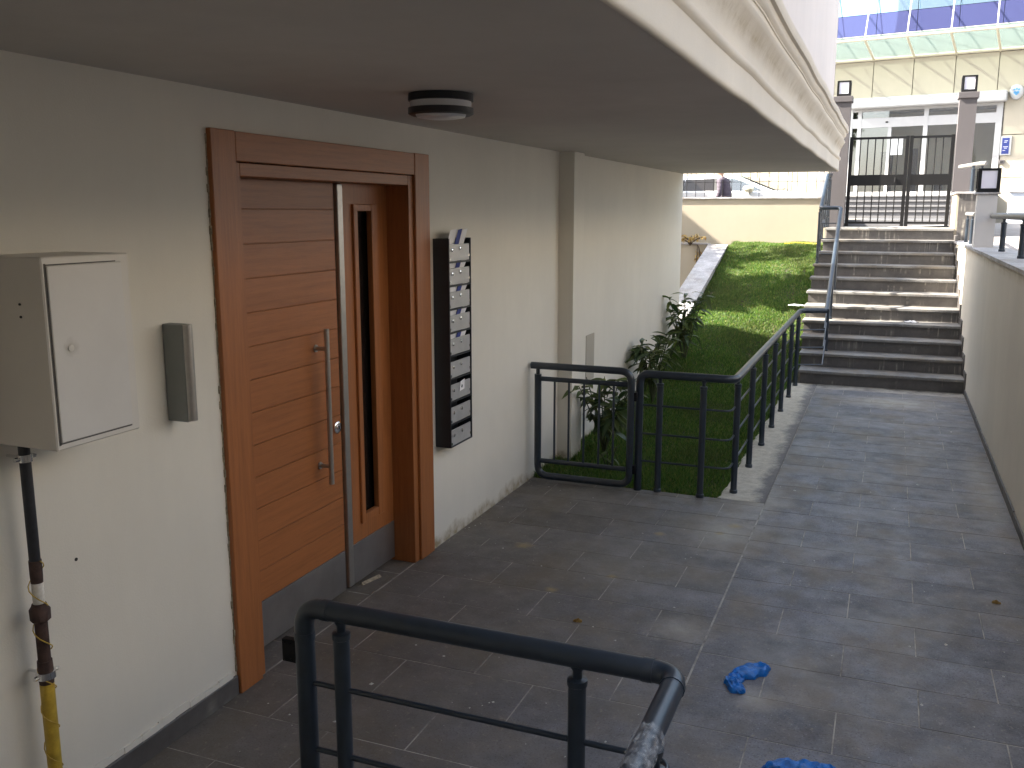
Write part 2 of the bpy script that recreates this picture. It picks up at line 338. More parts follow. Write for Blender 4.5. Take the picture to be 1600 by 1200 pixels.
# ------------------------------------------------------------------ mesh helpers
ORG = {}
class MB:
    def __init__(s): s.v = []; s.f = []; s.m = []; s.sm = []
    def add(s, v, f, smooth=False, mi=0):
        o = len(s.v); s.v += [tuple(p) for p in v]; s.f += [tuple(o + i for i in q) for q in f]
        s.sm += [smooth] * len(f); s.m += [mi] * len(f); return s
    def box(s, x0, x1, y0, y1, z0, z1, bev=0.0, mi=0):
        if x0 > x1: x0, x1 = x1, x0
        if y0 > y1: y0, y1 = y1, y0
        if z0 > z1: z0, z1 = z1, z0
        if bev <= 0:
            v = [(x0, y0, z0), (x1, y0, z0), (x1, y1, z0), (x0, y1, z0), (x0, y0, z1), (x1, y0, z1), (x1, y1, z1), (x0, y1, z1)]
            return s.add(v, [(3, 2, 1, 0), (4, 5, 6, 7), (0, 1, 5, 4), (1, 2, 6, 5), (2, 3, 7, 6), (3, 0, 4, 7)], mi=mi)
        b = min(bev, (x1 - x0) / 2.1, (y1 - y0) / 2.1, (z1 - z0) / 2.1)
        bm = bmesh.new(); bmesh.ops.create_cube(bm, size=1)
        for q in bm.verts: q.co = Vector(((x0 + x1) / 2 + q.co.x * (x1 - x0), (y0 + y1) / 2 + q.co.y * (y1 - y0), (z0 + z1) / 2 + q.co.z * (z1 - z0)))
        bmesh.ops.bevel(bm, geom=list(bm.edges), offset=b, segments=1, affect='EDGES')
        bm.verts.index_update()
        s.add([q.co[:] for q in bm.verts], [[q.index for q in f.verts] for f in bm.faces], mi=mi); bm.free(); return s
    def tube(s, pts, r, n=12, caps=True, mi=0, rend=None):
        pts = [Vector(p) for p in pts]; rs = r if hasattr(r, '__len__') else [r] * len(pts)
        v = []; f = []; up = None
        for i, p in enumerate(pts):
            d = (pts[min(i + 1, len(pts) - 1)] - pts[max(i - 1, 0)]).normalized()
            if up is None:
                up = Vector((0, 0, 1)) if abs(d.z) < 0.9 else Vector((1, 0, 0))
            a = d.cross(up).normalized(); bb = a.cross(d).normalized(); up = bb
            for k in range(n):
                an = 2 * math.pi * k / n
                v.append(p + a * math.cos(an) * rs[i] + bb * math.sin(an) * rs[i])
        for i in range(len(pts) - 1):
            for k in range(n):
                k2 = (k + 1) % n; f.append((i * n + k, i * n + k2, (i + 1) * n + k2, (i + 1) * n + k))
        s.add(v, f, True, mi)
        if caps:
            o = len(s.v) - len(v)
            s.f += [tuple(o + k for k in range(n))[::-1], tuple(o + (len(pts) - 1) * n + k for k in range(n))]; s.sm += [False] * 2; s.m += [mi] * 2
        return s
    def lathe(s, prof, cx, cy, n=24, axis='Z', mi=0, cz=0):
        v = []; f = []
        for (r, z) in prof:
            for k in range(n):
                a = 2 * math.pi * k / n
                if axis == 'Z': v.append((cx + r * math.cos(a), cy + r * math.sin(a), z))
                elif axis == 'X': v.append((z, cx + r * math.cos(a), cy + r * math.sin(a)))
                else: v.append((cx + r * math.cos(a), z, cy + r * math.sin(a)))
        for i in range(len(prof) - 1):
            for k in range(n):
                k2 = (k + 1) % n; f.append((i * n + k, i * n + k2, (i + 1) * n + k2, (i + 1) * n + k))
        f.append(tuple(range(n))[::-1]); f.append(tuple((len(prof) - 1) * n + k for k in range(n)))
        return s.add(v, f, True, mi)
    def prism(s, prof, a, b, axis='Y', mi=0):
        n = len(prof)
        def P(p, t):
            return {'Y': (p[0], t, p[1]), 'X': (t, p[0], p[1]), 'Z': (p[0], p[1], t)}[axis]
        v = [P(p, a) for p in prof] + [P(p, b) for p in prof]
        f = [(i, (i + 1) % n, n + (i + 1) % n, n + i) for i in range(n)] + [tuple(range(n))[::-1], tuple(range(n, 2 * n))]
        return s.add(v, f, mi=mi)
    def xf(s, mat):
        s.v = [tuple(mat @ Vector(p)) for p in s.v]; return s
    def build(s, name, mats, parent=None, smooth_angle=True):
        me = bpy.data.meshes.new(name)
        org = ORG.get(parent.name, Vector((0, 0, 0))) if parent else Vector((0, 0, 0))
        me.from_pydata([(p[0] - org.x, p[1] - org.y, p[2] - org.z) for p in s.v], [], s.f)
        for mm in (mats if isinstance(mats, (list, tuple)) else [mats]): me.materials.append(mm)
        me.polygons.foreach_set('use_smooth', s.sm); me.polygons.foreach_set('material_index', s.m)
        bm = bmesh.new(); bm.from_mesh(me); bmesh.ops.recalc_face_normals(bm, faces=bm.faces); bm.to_mesh(me); bm.free()
        me.set_sharp_from_angle(angle=math.radians(40)) if any(s.sm) else None
        o = bpy.data.objects.new(name, me); C.objects.link(o)
        if parent: o.parent = parent
        ORG[o.name] = org
        return o
def B(*a, **k): return MB().box(*a, **k)
def T(*a, **k): return MB().tube(*a, **k)
def tag(o, label=None, cat=None, group=None, kind=None):
    if label: o['label'] = label
    if cat: o['category'] = cat
    if group: o['group'] = group
    if kind: o['kind'] = kind
    return o
def thing(name, label, cat, loc=(0, 0, 0), rotz=0.0, group=None, local=False):
    o = bpy.data.objects.new(name, None); C.objects.link(o); o.empty_display_size = 0.1
    o.location = loc; o.rotation_euler = (0, 0, rotz)
    ORG[o.name] = Vector((0, 0, 0)) if local else Vector(loc)
    return tag(o, label, cat, group)
def struct(name, mb, mat):
    o = mb.build(name, mat); o['kind'] = 'structure'; return o
def arc(c, p0, p1, n=6):
    """rounded corner: quadratic curve p0 -> c -> p1"""
    c, p0, p1 = Vector(c), Vector(p0), Vector(p1)
    return [p0 * (1 - t) ** 2 + c * 2 * t * (1 - t) + p1 * t * t for t in [i / n for i in range(n + 1)]]
def bend(pts, r, n=6):
    pts = [Vector(p) for p in pts]; out = [pts[0]]
    for a, b, c in zip(pts, pts[1:], pts[2:]):
        d1 = (a - b).normalized(); d2 = (c - b).normalized()
        out += arc(b, b + d1 * min(r, (a - b).length * .49), b + d2 * min(r, (c - b).length * .49), n)
    return out + [pts[-1]]
def inst(src, name, parent, loc, rot=(0, 0, 0), scale=(1, 1, 1)):
    o = bpy.data.objects.new(name, src); C.objects.link(o)
    o.parent = parent; o.location = loc; o.rotation_euler = rot; o.scale = scale
    return o

WX = -2.37; RX = 0.857
# ------------------------------------------------------------------ ground and setting
def road_z(x, y):
    return 1.72 + 0.09 * np.clip(x, -9, .8)
m = MB(); g = 40
xs = np.linspace(-40, 40, 41); ys = np.array([15.92, 17.0, 18.3, 22.0, 26.0, 40.0, 90.0])
v = [(x, y, float(road_z(x, y)) + (0.0 if y < 18 else -0.10)) for y in ys for x in xs]
f = [(j * 41 + i, j * 41 + i + 1, (j + 1) * 41 + i + 1, (j + 1) * 41 + i) for j in range(len(ys) - 1) for i in range(40)]
m.add(v[:41 * 2], [q for q in f if max(q) < 82]); struct('pavement', m, M['pave'])
m = MB(); m.add(v[41 * 2:], [tuple(i - 82 for i in q) for q in f if min(q) >= 82]); struct('road', m, M['asphalt'])
m = MB()
for i in range(40):
    xa, xb = xs[i], xs[i + 1]; za, zb = float(road_z(xa, 0)), float(road_z(xb, 0))
    m.add([(xa, 17.002, za + .004), (xb, 17.002, zb + .004), (xb, 17.15, zb + .004), (xa, 17.15, za + .004), (xa, 17.15, za - .2), (xb, 17.15, zb - .2)], [(0, 1, 2, 3), (3, 2, 5, 4)])
struct('kerb', m, M['white_stone'])
struct('ground', MB().add([(-600, -600, -.45), (600, -600, -.45), (600, 600, -.45), (-600, 600, -.45)], [(0, 1, 2, 3)]), M['earth'])
m = MB(); m.add([(1.15, -40, 1.46), (60, -40, 1.46), (60, 13.0, 1.46), (1.15, 13.0, 1.46), (60, 15.919, 1.788), (1.15, 15.919, 1.788)], [(0, 1, 2, 3), (3, 2, 4, 5)]); struct('terrace', m, M['pave'])
m = MB(); m.add([(-60, 11.3, .2), (-2.72, 11.3, .2), (-2.72, 15.7, .2), (-60, 15.7, .2)], [(0, 1, 2, 3)]); struct('yard', m, M['soil'])

# paving -----------------------------------------------------------------
pv = bpy.data.objects.new('paving', None); C.objects.link(pv); pv['kind'] = 'structure'; ORG[pv.name] = Vector((0, 0, 0))
m = MB(); m.box(-2.62, -.675, -3.0, 6.27, -.12, -.0004); m.box(-.675, .87, -3.0, 11.10, -.12, -.0004)
m.build('grout_bed', M['grout'], pv)
tile_cache = {}
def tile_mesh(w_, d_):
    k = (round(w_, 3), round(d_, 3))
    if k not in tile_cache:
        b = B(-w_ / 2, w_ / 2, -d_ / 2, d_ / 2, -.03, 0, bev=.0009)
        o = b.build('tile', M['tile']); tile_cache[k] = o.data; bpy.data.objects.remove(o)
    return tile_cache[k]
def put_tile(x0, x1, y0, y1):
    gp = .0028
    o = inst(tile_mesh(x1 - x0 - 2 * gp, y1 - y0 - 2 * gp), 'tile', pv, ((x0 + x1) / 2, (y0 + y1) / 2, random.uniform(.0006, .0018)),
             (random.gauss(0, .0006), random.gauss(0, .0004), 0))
k0 = -12
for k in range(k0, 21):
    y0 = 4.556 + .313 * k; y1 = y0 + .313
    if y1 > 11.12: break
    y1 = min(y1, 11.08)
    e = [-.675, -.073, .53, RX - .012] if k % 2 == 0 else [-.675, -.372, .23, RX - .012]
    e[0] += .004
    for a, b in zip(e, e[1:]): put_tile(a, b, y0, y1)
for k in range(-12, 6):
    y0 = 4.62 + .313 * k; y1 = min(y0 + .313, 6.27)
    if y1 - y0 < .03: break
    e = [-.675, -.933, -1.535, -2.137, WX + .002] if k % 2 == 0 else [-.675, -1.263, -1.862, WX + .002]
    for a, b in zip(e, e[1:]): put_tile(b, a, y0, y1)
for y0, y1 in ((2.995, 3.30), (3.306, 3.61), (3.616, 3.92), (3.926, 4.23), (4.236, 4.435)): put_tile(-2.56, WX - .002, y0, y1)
# concrete strip by the railing
m = MB(); N = 60
vv = []; ff = []
for i in range(N + 1):
    y = 6.272 + (11.06 - 6.272) * i / N
    for j, x in enumerate((-.985, -.93, -.86, -.79, -.73, -.678)):
        vv.append((x + (random.gauss(0, .008) if j == 0 else 0), y, .002 + random.gauss(0, .0018)))
for i in range(N):
    for j in range(5): ff.append((i * 6 + j, i * 6 + j + 1, (i + 1) * 6 + j + 1, (i + 1) * 6 + j))
m.add(vv, ff)
m.box(-.98, -.68, 6.274, 11.05, -.3, -.02)
struct('concrete_strip', m, M['strip'])

# steps -------------------------------------------------------------------
st = bpy.data.objects.new('steps', None); C.objects.link(st); st['kind'] = 'structure'; ORG[st.name] = Vector((0, 0, 0))
NS = 11; TR = .33; RS = .157; Y1 = 11.06
LX = [-.895, -.922, -.945, -.965, -.975, -.98, -.975, -.97, -.955, -.92, -.90]
RXs = [.85, .84, .845, .84, .833, .823, .81, .80, .797, .797, .80]
core = MB(); core.prism([(Y1 + .06, -.1)] + [q for i in range(NS) for q in ((Y1 + .06 + TR * i, RS * (i + 1) - .035), (Y1 + .06 + TR * (i + 1), RS * (i + 1) - .035))][:-1] + [(16.0, RS * NS - .035), (16.0, -.1)], -.90, .79, 'X')
core.build('step_core', M['grout'], st)
for i in range(NS):
    yf = Y1 + TR * i; z = RS * (i + 1)
    yb = yf + TR + .05 if i < NS - 1 else 15.92
    m = MB(); m.box(LX[i], RXs[i], yf, yb - .006 if i < NS - 1 else yb, z - .032, z, bev=.004)
    m.build('tread', M['tread'], st)
    m = MB(); m.box(LX[i] + .022, RXs[i] - .004, yf + .03, yf + .055, z - RS + .0005, z - .033)
    m.build('riser', M['riser'], st)
    m = MB(); m.box(LX[i] + .03, LX[i] + .05, yf + .056, yf + TR + .03, -.1 if i < 2 else z - 2.6 * RS, z - .034)
    m.build('side_panel', M['garden_wall'], st)

# ------------------------------------------------------------------ apartment building
ab = thing('apartment_building', 'cream apartment building with a deep overhang above its orange wooden entrance', 'building', (-3, 4, 0))
bw = MB()
bw.box(-2.66, WX, -6, 2.93, -.2, 2.415); bw.box(-2.66, WX, 4.50, 6.86, -.2, 2.415); bw.box(-2.66, WX, 2.93, 4.50, 2.17, 2.415)
bw.box(-2.66, -2.345, 6.86, 11.25, -.3, 2.413)
bw.build('wall', M['wall'], ab)
MB().box(-5.0, -2.662, -6, 11.24, -.3, 2.44).build('rear_block', M['wall'], ab)
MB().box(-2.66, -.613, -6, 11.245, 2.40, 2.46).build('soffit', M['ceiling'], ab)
MB().box(-5.0, -.70, -6, 11.25, 2.462, 12.6).build('upper_wall', M['upper'], ab)
pm = MB(); pm.box(WX - .05, -2.25, 6.83, 7.08, -.2, 2.399); pm.box(-2.4, -2.30, 7.08, 7.15, 2.36, 2.399)
pm.build('pilaster', M['wall'], ab)
cpf = [(-.701, 2.4605), (-.6125, 2.4605), (-.6125, 2.3985), (-.606, 2.3985), (-.5985, 2.403), (-.595, 2.413), (-.598, 2.43), (-.598, 2.515), (-.588, 2.523), (-.583, 2.535), (-.585, 2.55), (-.600, 2.562)]
for i in range(9):
    t = i / 8; cpf.append((-.600 + .052 * (t ** 2.0), 2.575 + .14 * t))
cpf += [(-.548, 2.722), (-.562, 2.724), (-.562, 2.757), (-.556, 2.759), (-.556, 2.766), (-.545, 2.775), (-.538, 2.79), (-.536, 2.81), (-.520, 2.815), (-.515, 2.83), (-.515, 2.862), (-.701, 2.875)]
cm = MB(); n0 = 40
ysn = np.linspace(-6, 11.262, n0)
vv = []; ff = []; L_ = len(cpf)
for j, y in enumerate(ysn):
    jx = .0025 * math.sin(j * 1.7) + random.gauss(0, .001)
    for (x, z) in cpf: vv.append((x + (jx if x > -.7 else 0), y, z + .5 * jx))
for j in range(n0 - 1):
    for i in range(L_): ff.append((j * L_ + i, j * L_ + (i + 1) % L_, (j + 1) * L_ + (i + 1) % L_, (j + 1) * L_ + i))
ff += [tuple(range(L_)), tuple(range((n0 - 1) * L_, n0 * L_))]
cm.add(vv, ff, smooth=True).build('cornice', M['cornice'], ab)
sk = MB(); sk.box(WX, WX + .014, -2.5, 2.845, 0, .085, bev=.003); sk.build('skirting', M['riser'], ab)
fl = MB()
for i in range(46):   # rough filler ridge left above the skirting and by the wall base
    y = -1 + i * .083
    fl.box(WX - .01, WX + .004 + random.uniform(0, .006), y, y + .083, .075, .10 + random.uniform(0, .018))
fl.build('filler_ridge', M['wall'], ab)
# entrance: frame
fr = MB().box(WX, WX + .022, 2.85, 2.992, .0, 2.256, bev=.003)
dfr = fr.build('door_frame', M['wood_v'], ab)
MB().box(WX, WX + .022, 4.452, 4.615, 0.005, 2.256, bev=.003).build('architrave', M['wood_v'], dfr)
MB().box(WX, WX + .020, 2.995, 4.449, 2.142, 2.254, bev=.003).build('head_board', M['wood_h'], dfr)
MB().box(-2.555, WX + .006, 2.935, 3.03, 0.002, 2.139, bev=.002).build('jamb', M['wood_v'], dfr)
MB().box(-2.555, WX + .006, 4.402, 4.495, 0.002, 2.139, bev=.002).build('jamb', M['wood_v'], dfr)
MB().box(-2.555, WX + .005, 3.032, 4.400, 2.088, 2.139, bev=.002).build('head_lining', M['wood_h'], dfr)
fo = MB()
for i in range(70):
    z = .1 + i * .0305
    fo.box(WX - .004, WX + .002 + abs(random.gauss(0, .002)), 2.847 - abs(random.gauss(0, .0035)), 2.851, z, z + .0305)
fo.build('foam_joint', M['foam'], dfr)
fo = MB()
for i in range(30):
    z = .02 + i * .0305
    fo.box(WX - .004, WX + .003 + abs(random.gauss(0, .003)), 4.612, 4.617 + abs(random.gauss(0, .003)), z, z + .0305)
fo.build('foam_joint', M['foam'], dfr)
# main leaf
XD = -2.495
dl = MB().box(XD - .05, XD - .008, 3.031, 3.90, .022, 2.087).build('door_leaf', M['wood_h'], ab)
edges = [.238 + .1437 * i for i in range(13)] + [2.086]
for a, b in zip(edges, edges[1:]):
    MB().box(XD - .009, XD, 3.033, 3.888, a + .0015, b - .0015, bev=.0018).build('plank', M['wood_h'], dl)
MB().box(XD - .009, XD + .001, 3.033, 3.888, .024, .236, bev=.001).build('kick_plate', M['kick'], dl)
hd = MB(); hx = XD + .065
hd.tube([(hx, 3.69, .655), (hx, 3.69, 1.41)], .0125, 14)
hd.tube([(XD - .002, 3.69, 1.315), (hx, 3.69, 1.315)], .010, 10); hd.tube([(XD - .002, 3.69, .742), (hx, 3.69, .742)], .010, 10)
hd.lathe([(.018, XD), (.018, XD + .006)], 3.69, 1.315, 12, 'X'); hd.lathe([(.018, XD), (.018, XD + .006)], 3.69, .742, 12, 'X')
hd.build('pull_handle', M['steel'], dl)
lo = MB(); lo.lathe([(.030, XD), (.031, XD + .008), (.026, XD + .012), (.014, XD + .012), (.013, XD + .016)], 3.848, .897, 20, 'X')
lo.build('lock', M['chrome'], dl)
MB().box(XD + .0155, XD + .018, 3.845, 3.851, .888, .906).build('keyhole', M['dark'], dl)
MB().box(XD - .02, XD + .012, 3.906, 3.952, .03, 2.084, bev=.003).build('steel_strip', M['steel'], dl)
MB().box(XD - .03, XD - .012, 3.888, 3.907, .025, 2.086).build('shadow_gap', M['dark'], dl)
# fixed side leaf with slot window
sf = MB(); sf.box(XD - .05, XD - .002, 3.953, 4.055, .24, 2.087); sf.box(XD - .05, XD - .002, 4.275, 4.401, .24, 2.087)
sf.box(XD - .05, XD - .002, 4.055, 4.275, 1.985, 2.087); sf.box(XD - .05, XD - .002, 4.055, 4.275, .24, .335)
sd = sf.build('side_leaf', M['wood_v'], ab)
tr = MB(); tr.box(XD - .02, XD + .012, 4.05, 4.088, .33, 1.99, bev=.003); tr.box(XD - .02, XD + .012, 4.222, 4.28, .33, 1.99, bev=.003)
tr.box(XD - .02, XD + .010, 4.088, 4.222, 1.955, 1.99, bev=.003); tr.box(XD - .02, XD + .010, 4.088, 4.222, .33, .375, bev=.003)
tr.build('window_trim', M['wood_v'], sd)
MB().box(XD - .042, XD - .036, 4.056, 4.274, .336, 1.984).build('window_pane', M['door_glass'], sd)
MB().box(XD - .05, XD + .001, 3.954, 4.400, .024, .238, bev=.001).build('kick_plate', M['kick'], sd)
MB().box(-2.66, -2.56, 2.9, 4.5, -.1, 2.2).build('hall_back', M['dark'], ab)
# small recessed cover plate, hole
MB().box(-2.35, -2.338, 7.48, 7.71, .52, .92, bev=.004).build('cover_plate', M['plate'], ab)
MB().lathe([(.006, WX - .01), (.006, WX + .0015)], 2.11, .847, 10, 'X').build('anchor_hole', M['dark'], ab)

# ------------------------------------------------------------------ wall mounted things
mc = thing('meter_cabinet', 'white sheet metal meter cabinet mounted high on the wall above the gas pipe', 'cabinet', (WX, 2.0, 1.29))
XM = -2.12
m = MB(); m.box(WX + .002, XM, 1.858, 2.172, 1.29, 1.83, bev=.004); m.build('cabinet_body', M['white_metal'], mc)
cd = MB().box(XM + .0005, XM + .006, 1.872, 2.138, 1.312, 1.806, bev=.002).build('cabinet_door', M['cab_door'], mc)
gp = MB(); gp.box(XM + .0002, XM + .0012, 1.866, 1.8725, 1.305, 1.812); gp.box(XM + .0002, XM + .0012, 1.8725, 2.12, 1.8065, 1.810); gp.box(XM + .0002, XM + .0012, 1.8725, 2.138, 1.307, 1.3115)
gp.build('door_gap', M['gap_grey'], mc)
MB().lathe([(.010, XM + .0055), (.010, XM + .009), (.004, XM + .010)], 1.928, 1.575, 14, 'X').build('latch', M['white_metal'], mc)
for z in (1.70, 1.665): T([(XM - .09, 1.860, z), (XM - .09, 1.855, z)], .0035, 8).build('screw', M['dark'], mc)

PX = -2.30; PY = 1.9
gpip = thing('gas_pipe', 'black, rusty and yellow gas pipe running down the wall below the cabinet', 'pipe', (PX, PY, 0))
T([(PX, PY, .93), (PX, PY, 1.289)], .0165, 14).build('upper_pipe', M['pipe_black'], gpip)
T([(PX, PY, .86), (PX, PY, .885), (PX, PY, .93)], [.0175, .0185, .0185], 14).build('taped_joint', M['pipe_rust'], gpip)
T([(PX, PY, .79), (PX, PY, .86)], .0172, 14).build('white_tape_wrap', M['tape_white'], gpip)
m = MB(); m.lathe([(.021, .735), (.029, .742), (.030, .776), (.023, .786), (.02, .795)], PX, PY, 8); m.build('union_nut', M['pipe_rust'], gpip)
T([(PX, PY, .60), (PX, PY, .74)], .019, 14).build('lower_pipe', M['pipe_rust'], gpip)
T([(PX, PY, .535), (PX, PY, .56), (PX, PY, .61)], [.021, .024, .022], 14).build('reducer', M['pipe_rust'], gpip)
T([(PX, PY, 0), (PX, PY, .535)], .021, 16).build('yellow_section', M['pipe_yellow'], gpip)
def clamp(z, r):
    m = MB(); m.lathe([(r, z - .012), (r + .004, z - .011), (r + .004, z + .011), (r, z + .012)], PX, PY, 18)
    m.tube([(PX, PY + r, z), (PX, PY + r + .016, z), (PX, PY + r + .016, z + .004)], .007, 8)
    m.tube([(PX, PY - r, z), (PX, PY - r - .018, z)], .007, 8)
    m.tube([(PX - r, PY, z), (WX, PY, z)], .005, 8)
    m.build('pipe_clamp', M['chrome'], gpip)
clamp(1.245, .0175); clamp(.565, .025)
wire = [(PX + (.024 + .004 * math.sin(z * 40)) * math.cos(a), PY + (.024) * math.sin(a), z) for a, z in [(i * .55, .93 - i * .0115) for i in range(80)]]
T(wire, .0018, 6).build('tracer_wire', M['pipe_yellow'], gpip)

ib = thing('wall_box', 'slim grey metal box fixed upright to the wall between cabinet and door frame', 'wall box', (WX, 2.58, 1.2))
m = MB(); m.box(WX + .001, WX + .092, 2.560, 2.602, 1.212, 1.562, bev=.003); m.build('housing', M['grey_paint'], ib)
m = MB(); m.tube([(WX + .0925, 2.582, 1.216), (WX + .0925, 2.582, 1.562)], .019, 16); m.build('rounded_front', M['steel'], ib)
MB().box(WX + .06, WX + .094, 2.6022, 2.6045, 1.23, 1.55).build('seam', M['dark'], ib)

mb_ = thing('mailbox_unit', 'tall black mailbox unit with nine grey flaps on the wall right of the door', 'mailboxes', (WX, 4.83, .61))
XF = WX + .10
m = MB(); y0, y1, z0, z1 = 4.686, 4.981, .61, 1.805
m.box(WX + .001, WX + .006, y0, y1, z0, z1); m.box(WX + .006, XF, y0, y0 + .008, z0, z1); m.box(WX + .006, XF, y1 - .008, y1, z0, z1)
m.box(WX + .006, XF, y0 + .008, y1 - .008, z0, z0 + .008); m.box(WX + .006, XF - .03, y0 + .008, y1 - .008, z1 - .008, z1)
hcell = (z1 - z0) / 9
for i in range(1, 9): m.box(WX + .006, XF - .001, y0 + .008, y1 - .008, z0 + hcell * i - .004, z0 + hcell * i + .004)
m.build('case', M['mail_case'], mb_)
lets = []
for i in range(9):
    za = z0 + hcell * i + .007; zb = za + hcell * .70
    fl = MB().box(XF - .012, XF - .005 , y0 + .012, y1 - .014, za, zb, bev=.001).build('flap', M['mail_flap'], mb_)
    for yy, zz in ((y0 + .045, .66), (y0 + .15, .74)):
        MB().lathe([(.010, XF - .006), (.010, XF + .002), (.004, XF + .004)], yy, za + (zb - za) * zz, 10, 'X').build('flap_knob', M['chrome'], fl)
    MB().box(XF - .006, XF - .002, y1 - .028, y1 - .018, za + .02, za + .035).build('flap_hinge', M['chrome'], fl)
    MB().box(XF - .006, XF - .002, y0 + .016, y0 + .026, za + .005, za + .02).build('flap_hinge', M['chrome'], fl)
    if i >= 4: lets.append((za, zb, i))
rank = ['lowest', 'second from bottom', 'middle', 'second from top', 'topmost']
for (za, zb, i) in lets:
    t = thing('letter', '%s folded white and blue leaflet sticking out of the black mailbox unit' % rank[i - 4], 'leaflet', (XF - .03, 4.83, zb), 0, 'leaflets in the mailboxes')
    j = random.uniform(-.01, .01); top = zb + .058 + random.uniform(-.004, .01)
    if i == 8: top += .02
    def sheet(ya, yb, lean, x0):
        t_ = .0012
        v = [(x0, ya, zb - .05), (x0, yb, zb - .05), (x0 + lean, yb + .05, top), (x0 + lean, ya + .05, top - .006),
             (x0 - t_, ya, zb - .05), (x0 - t_, yb, zb - .05), (x0 + lean - t_, yb + .05, top), (x0 + lean - t_, ya + .05, top - .006)]
        return MB().add(v, [(0, 1, 2, 3), (7, 6, 5, 4), (0, 4, 5, 1), (1, 5, 6, 2), (2, 6, 7, 3), (3, 7, 4, 0)])
    sheet(4.705 + j, 4.80 + j, .012, XF - .030).build('page', M['paper'], t)
    sheet(4.79 + j, 4.845 + j, .014, XF - .024).build('printed_page', M['blue_ink'], t)
    sheet(4.845 + j, 4.915 + j, .022, XF - .030).build('page', M['paper'], t)
t = thing('letter', 'small white note hanging over the third flap from the bottom of the mailbox unit', 'leaflet', (XF, 4.84, .9))
m = MB(); zc = z0 + hcell * 2 + .007 + hcell * .70
m.add([(XF + .001, 4.80, zc - .05), (XF + .001, 4.87, zc - .045), (XF - .004, 4.885, zc + .012), (XF - .004, 4.83, zc + .004), (XF + .0022, 4.80, zc - .05), (XF + .0022, 4.87, zc - .045), (XF - .0028, 4.885, zc + .012), (XF - .0028, 4.83, zc + .004)],
      [(3, 2, 1, 0), (4, 5, 6, 7), (0, 1, 5, 4), (1, 2, 6, 5), (2, 3, 7, 6), (3, 0, 4, 7)])
m.build('page', M['paper'], t)

lamp = thing('ceiling_lamp', 'round black and white bulkhead lamp on the soffit above the door', 'lamp', (-1.655, 3.37, 2.40))
LR = .125; lx, ly = -1.655, 3.36
MB().lathe([(LR, 2.399), (LR + .002, 2.372), (LR - .004, 2.370)], lx, ly, 40).build('base_ring', M['lamp_ring'], lamp)
MB().lathe([(LR - .006, 2.371), (LR - .006, 2.345)], lx, ly, 40).build('glass_band', M['lamp_glass'], lamp)
MB().lathe([(LR - .028, 2.322), (LR - .010, 2.318), (LR + .002, 2.324), (LR + .002, 2.346), (LR - .008, 2.347)], lx, ly, 40).build('guard_ring', M['lamp_ring'], lamp)
MB().lathe([(LR - .026, 2.323), (LR - .032, 2.312), (LR - .055, 2.308), (.04, 2.304), (.004, 2.303)], lx, ly, 40).build('diffuser', M['lamp_glass'], lamp)

# ------------------------------------------------------------------ railings
HZ = .842
def post(x, y, zb, zt, parent, r=.0225, name='post'):
    m = MB()
    m.lathe([(r + .005, zb), (r + .005, zb + .022), (r, zb + .026), (r, zt - .078), (r + .003, zt - .076), (r + .003, zt - .060), (r * .55, zt - .056), (r * .55, zt - .036), (r * .75, zt - .030), (r * .9, zt - .012)], x, y, 16)
    return m.build(name, M['metal'], parent)
nr = thing('railing', 'dark blue grey tubular railing in the foreground with a torn film wrap', 'railing', (-.9, 2.09, 0))
T(bend([(-1.487, 2.09, .0), (-1.487, 2.09, HZ), (-.408, 2.09, HZ), (-.408, -.6, HZ)], .062, 8), .0285, 18).build('handrail', M['metal'], nr)
for a, b in (((-1.487, 2.09, .742), (-1.487, 2.09, .765)), ((-1.42, 2.09, HZ), (-1.398, 2.09, HZ)), ((-.495, 2.09, HZ), (-.468, 2.09, HZ)), ((-.408, 2.035, HZ), (-.408, 2.02, HZ))):
    T([a, b], .0305, 18).build('elbow_collar', M['metal'], nr)
for x, y in ((-1.364, 2.09), (-.664, 2.09), (-.392, 1.78), (-.408, 1.05), (-.408, .35)): post(x, y, 0, HZ, nr, .0235)
for z in (.61, .40, .19):
    T(bend([(-1.475, 2.09, z), (-.42, 2.09, z), (-.42, -.6, z)], .05, 6), .0085, 10).build('rail', M['metal'], nr)
hg = MB(); hg.box(-1.56, -1.508, 2.078, 2.10, .665, .735, bev=.002)
for yy in (-1.552, -1.528):
    for z in (.675, .725): hg.tube([(yy, 2.077, z), (yy, 2.074, z)], .003, 6)
hg.build('hinge', M['gate_black'], nr)
fm = MB(); fv = []; ff = []; nn = 26
for i in range(12):
    yy = 1.80 - i * .03
    for k in range(nn):
        a = 2 * math.pi * k / nn; r = .0300 + abs(random.gauss(0, .0022)) + (.003 if i in (0, 1) else 0)
        fv.append((-.408 + r * math.cos(a), yy + random.gauss(0, .006), HZ + r * math.sin(a)))
for i in range(11):
    for k in range(nn): ff.append((i * nn + k, i * nn + (k + 1) % nn, (i + 1) * nn + (k + 1) % nn, (i + 1) * nn + k))
fm.add(fv, ff).build('film_wrap', M['film'], nr)

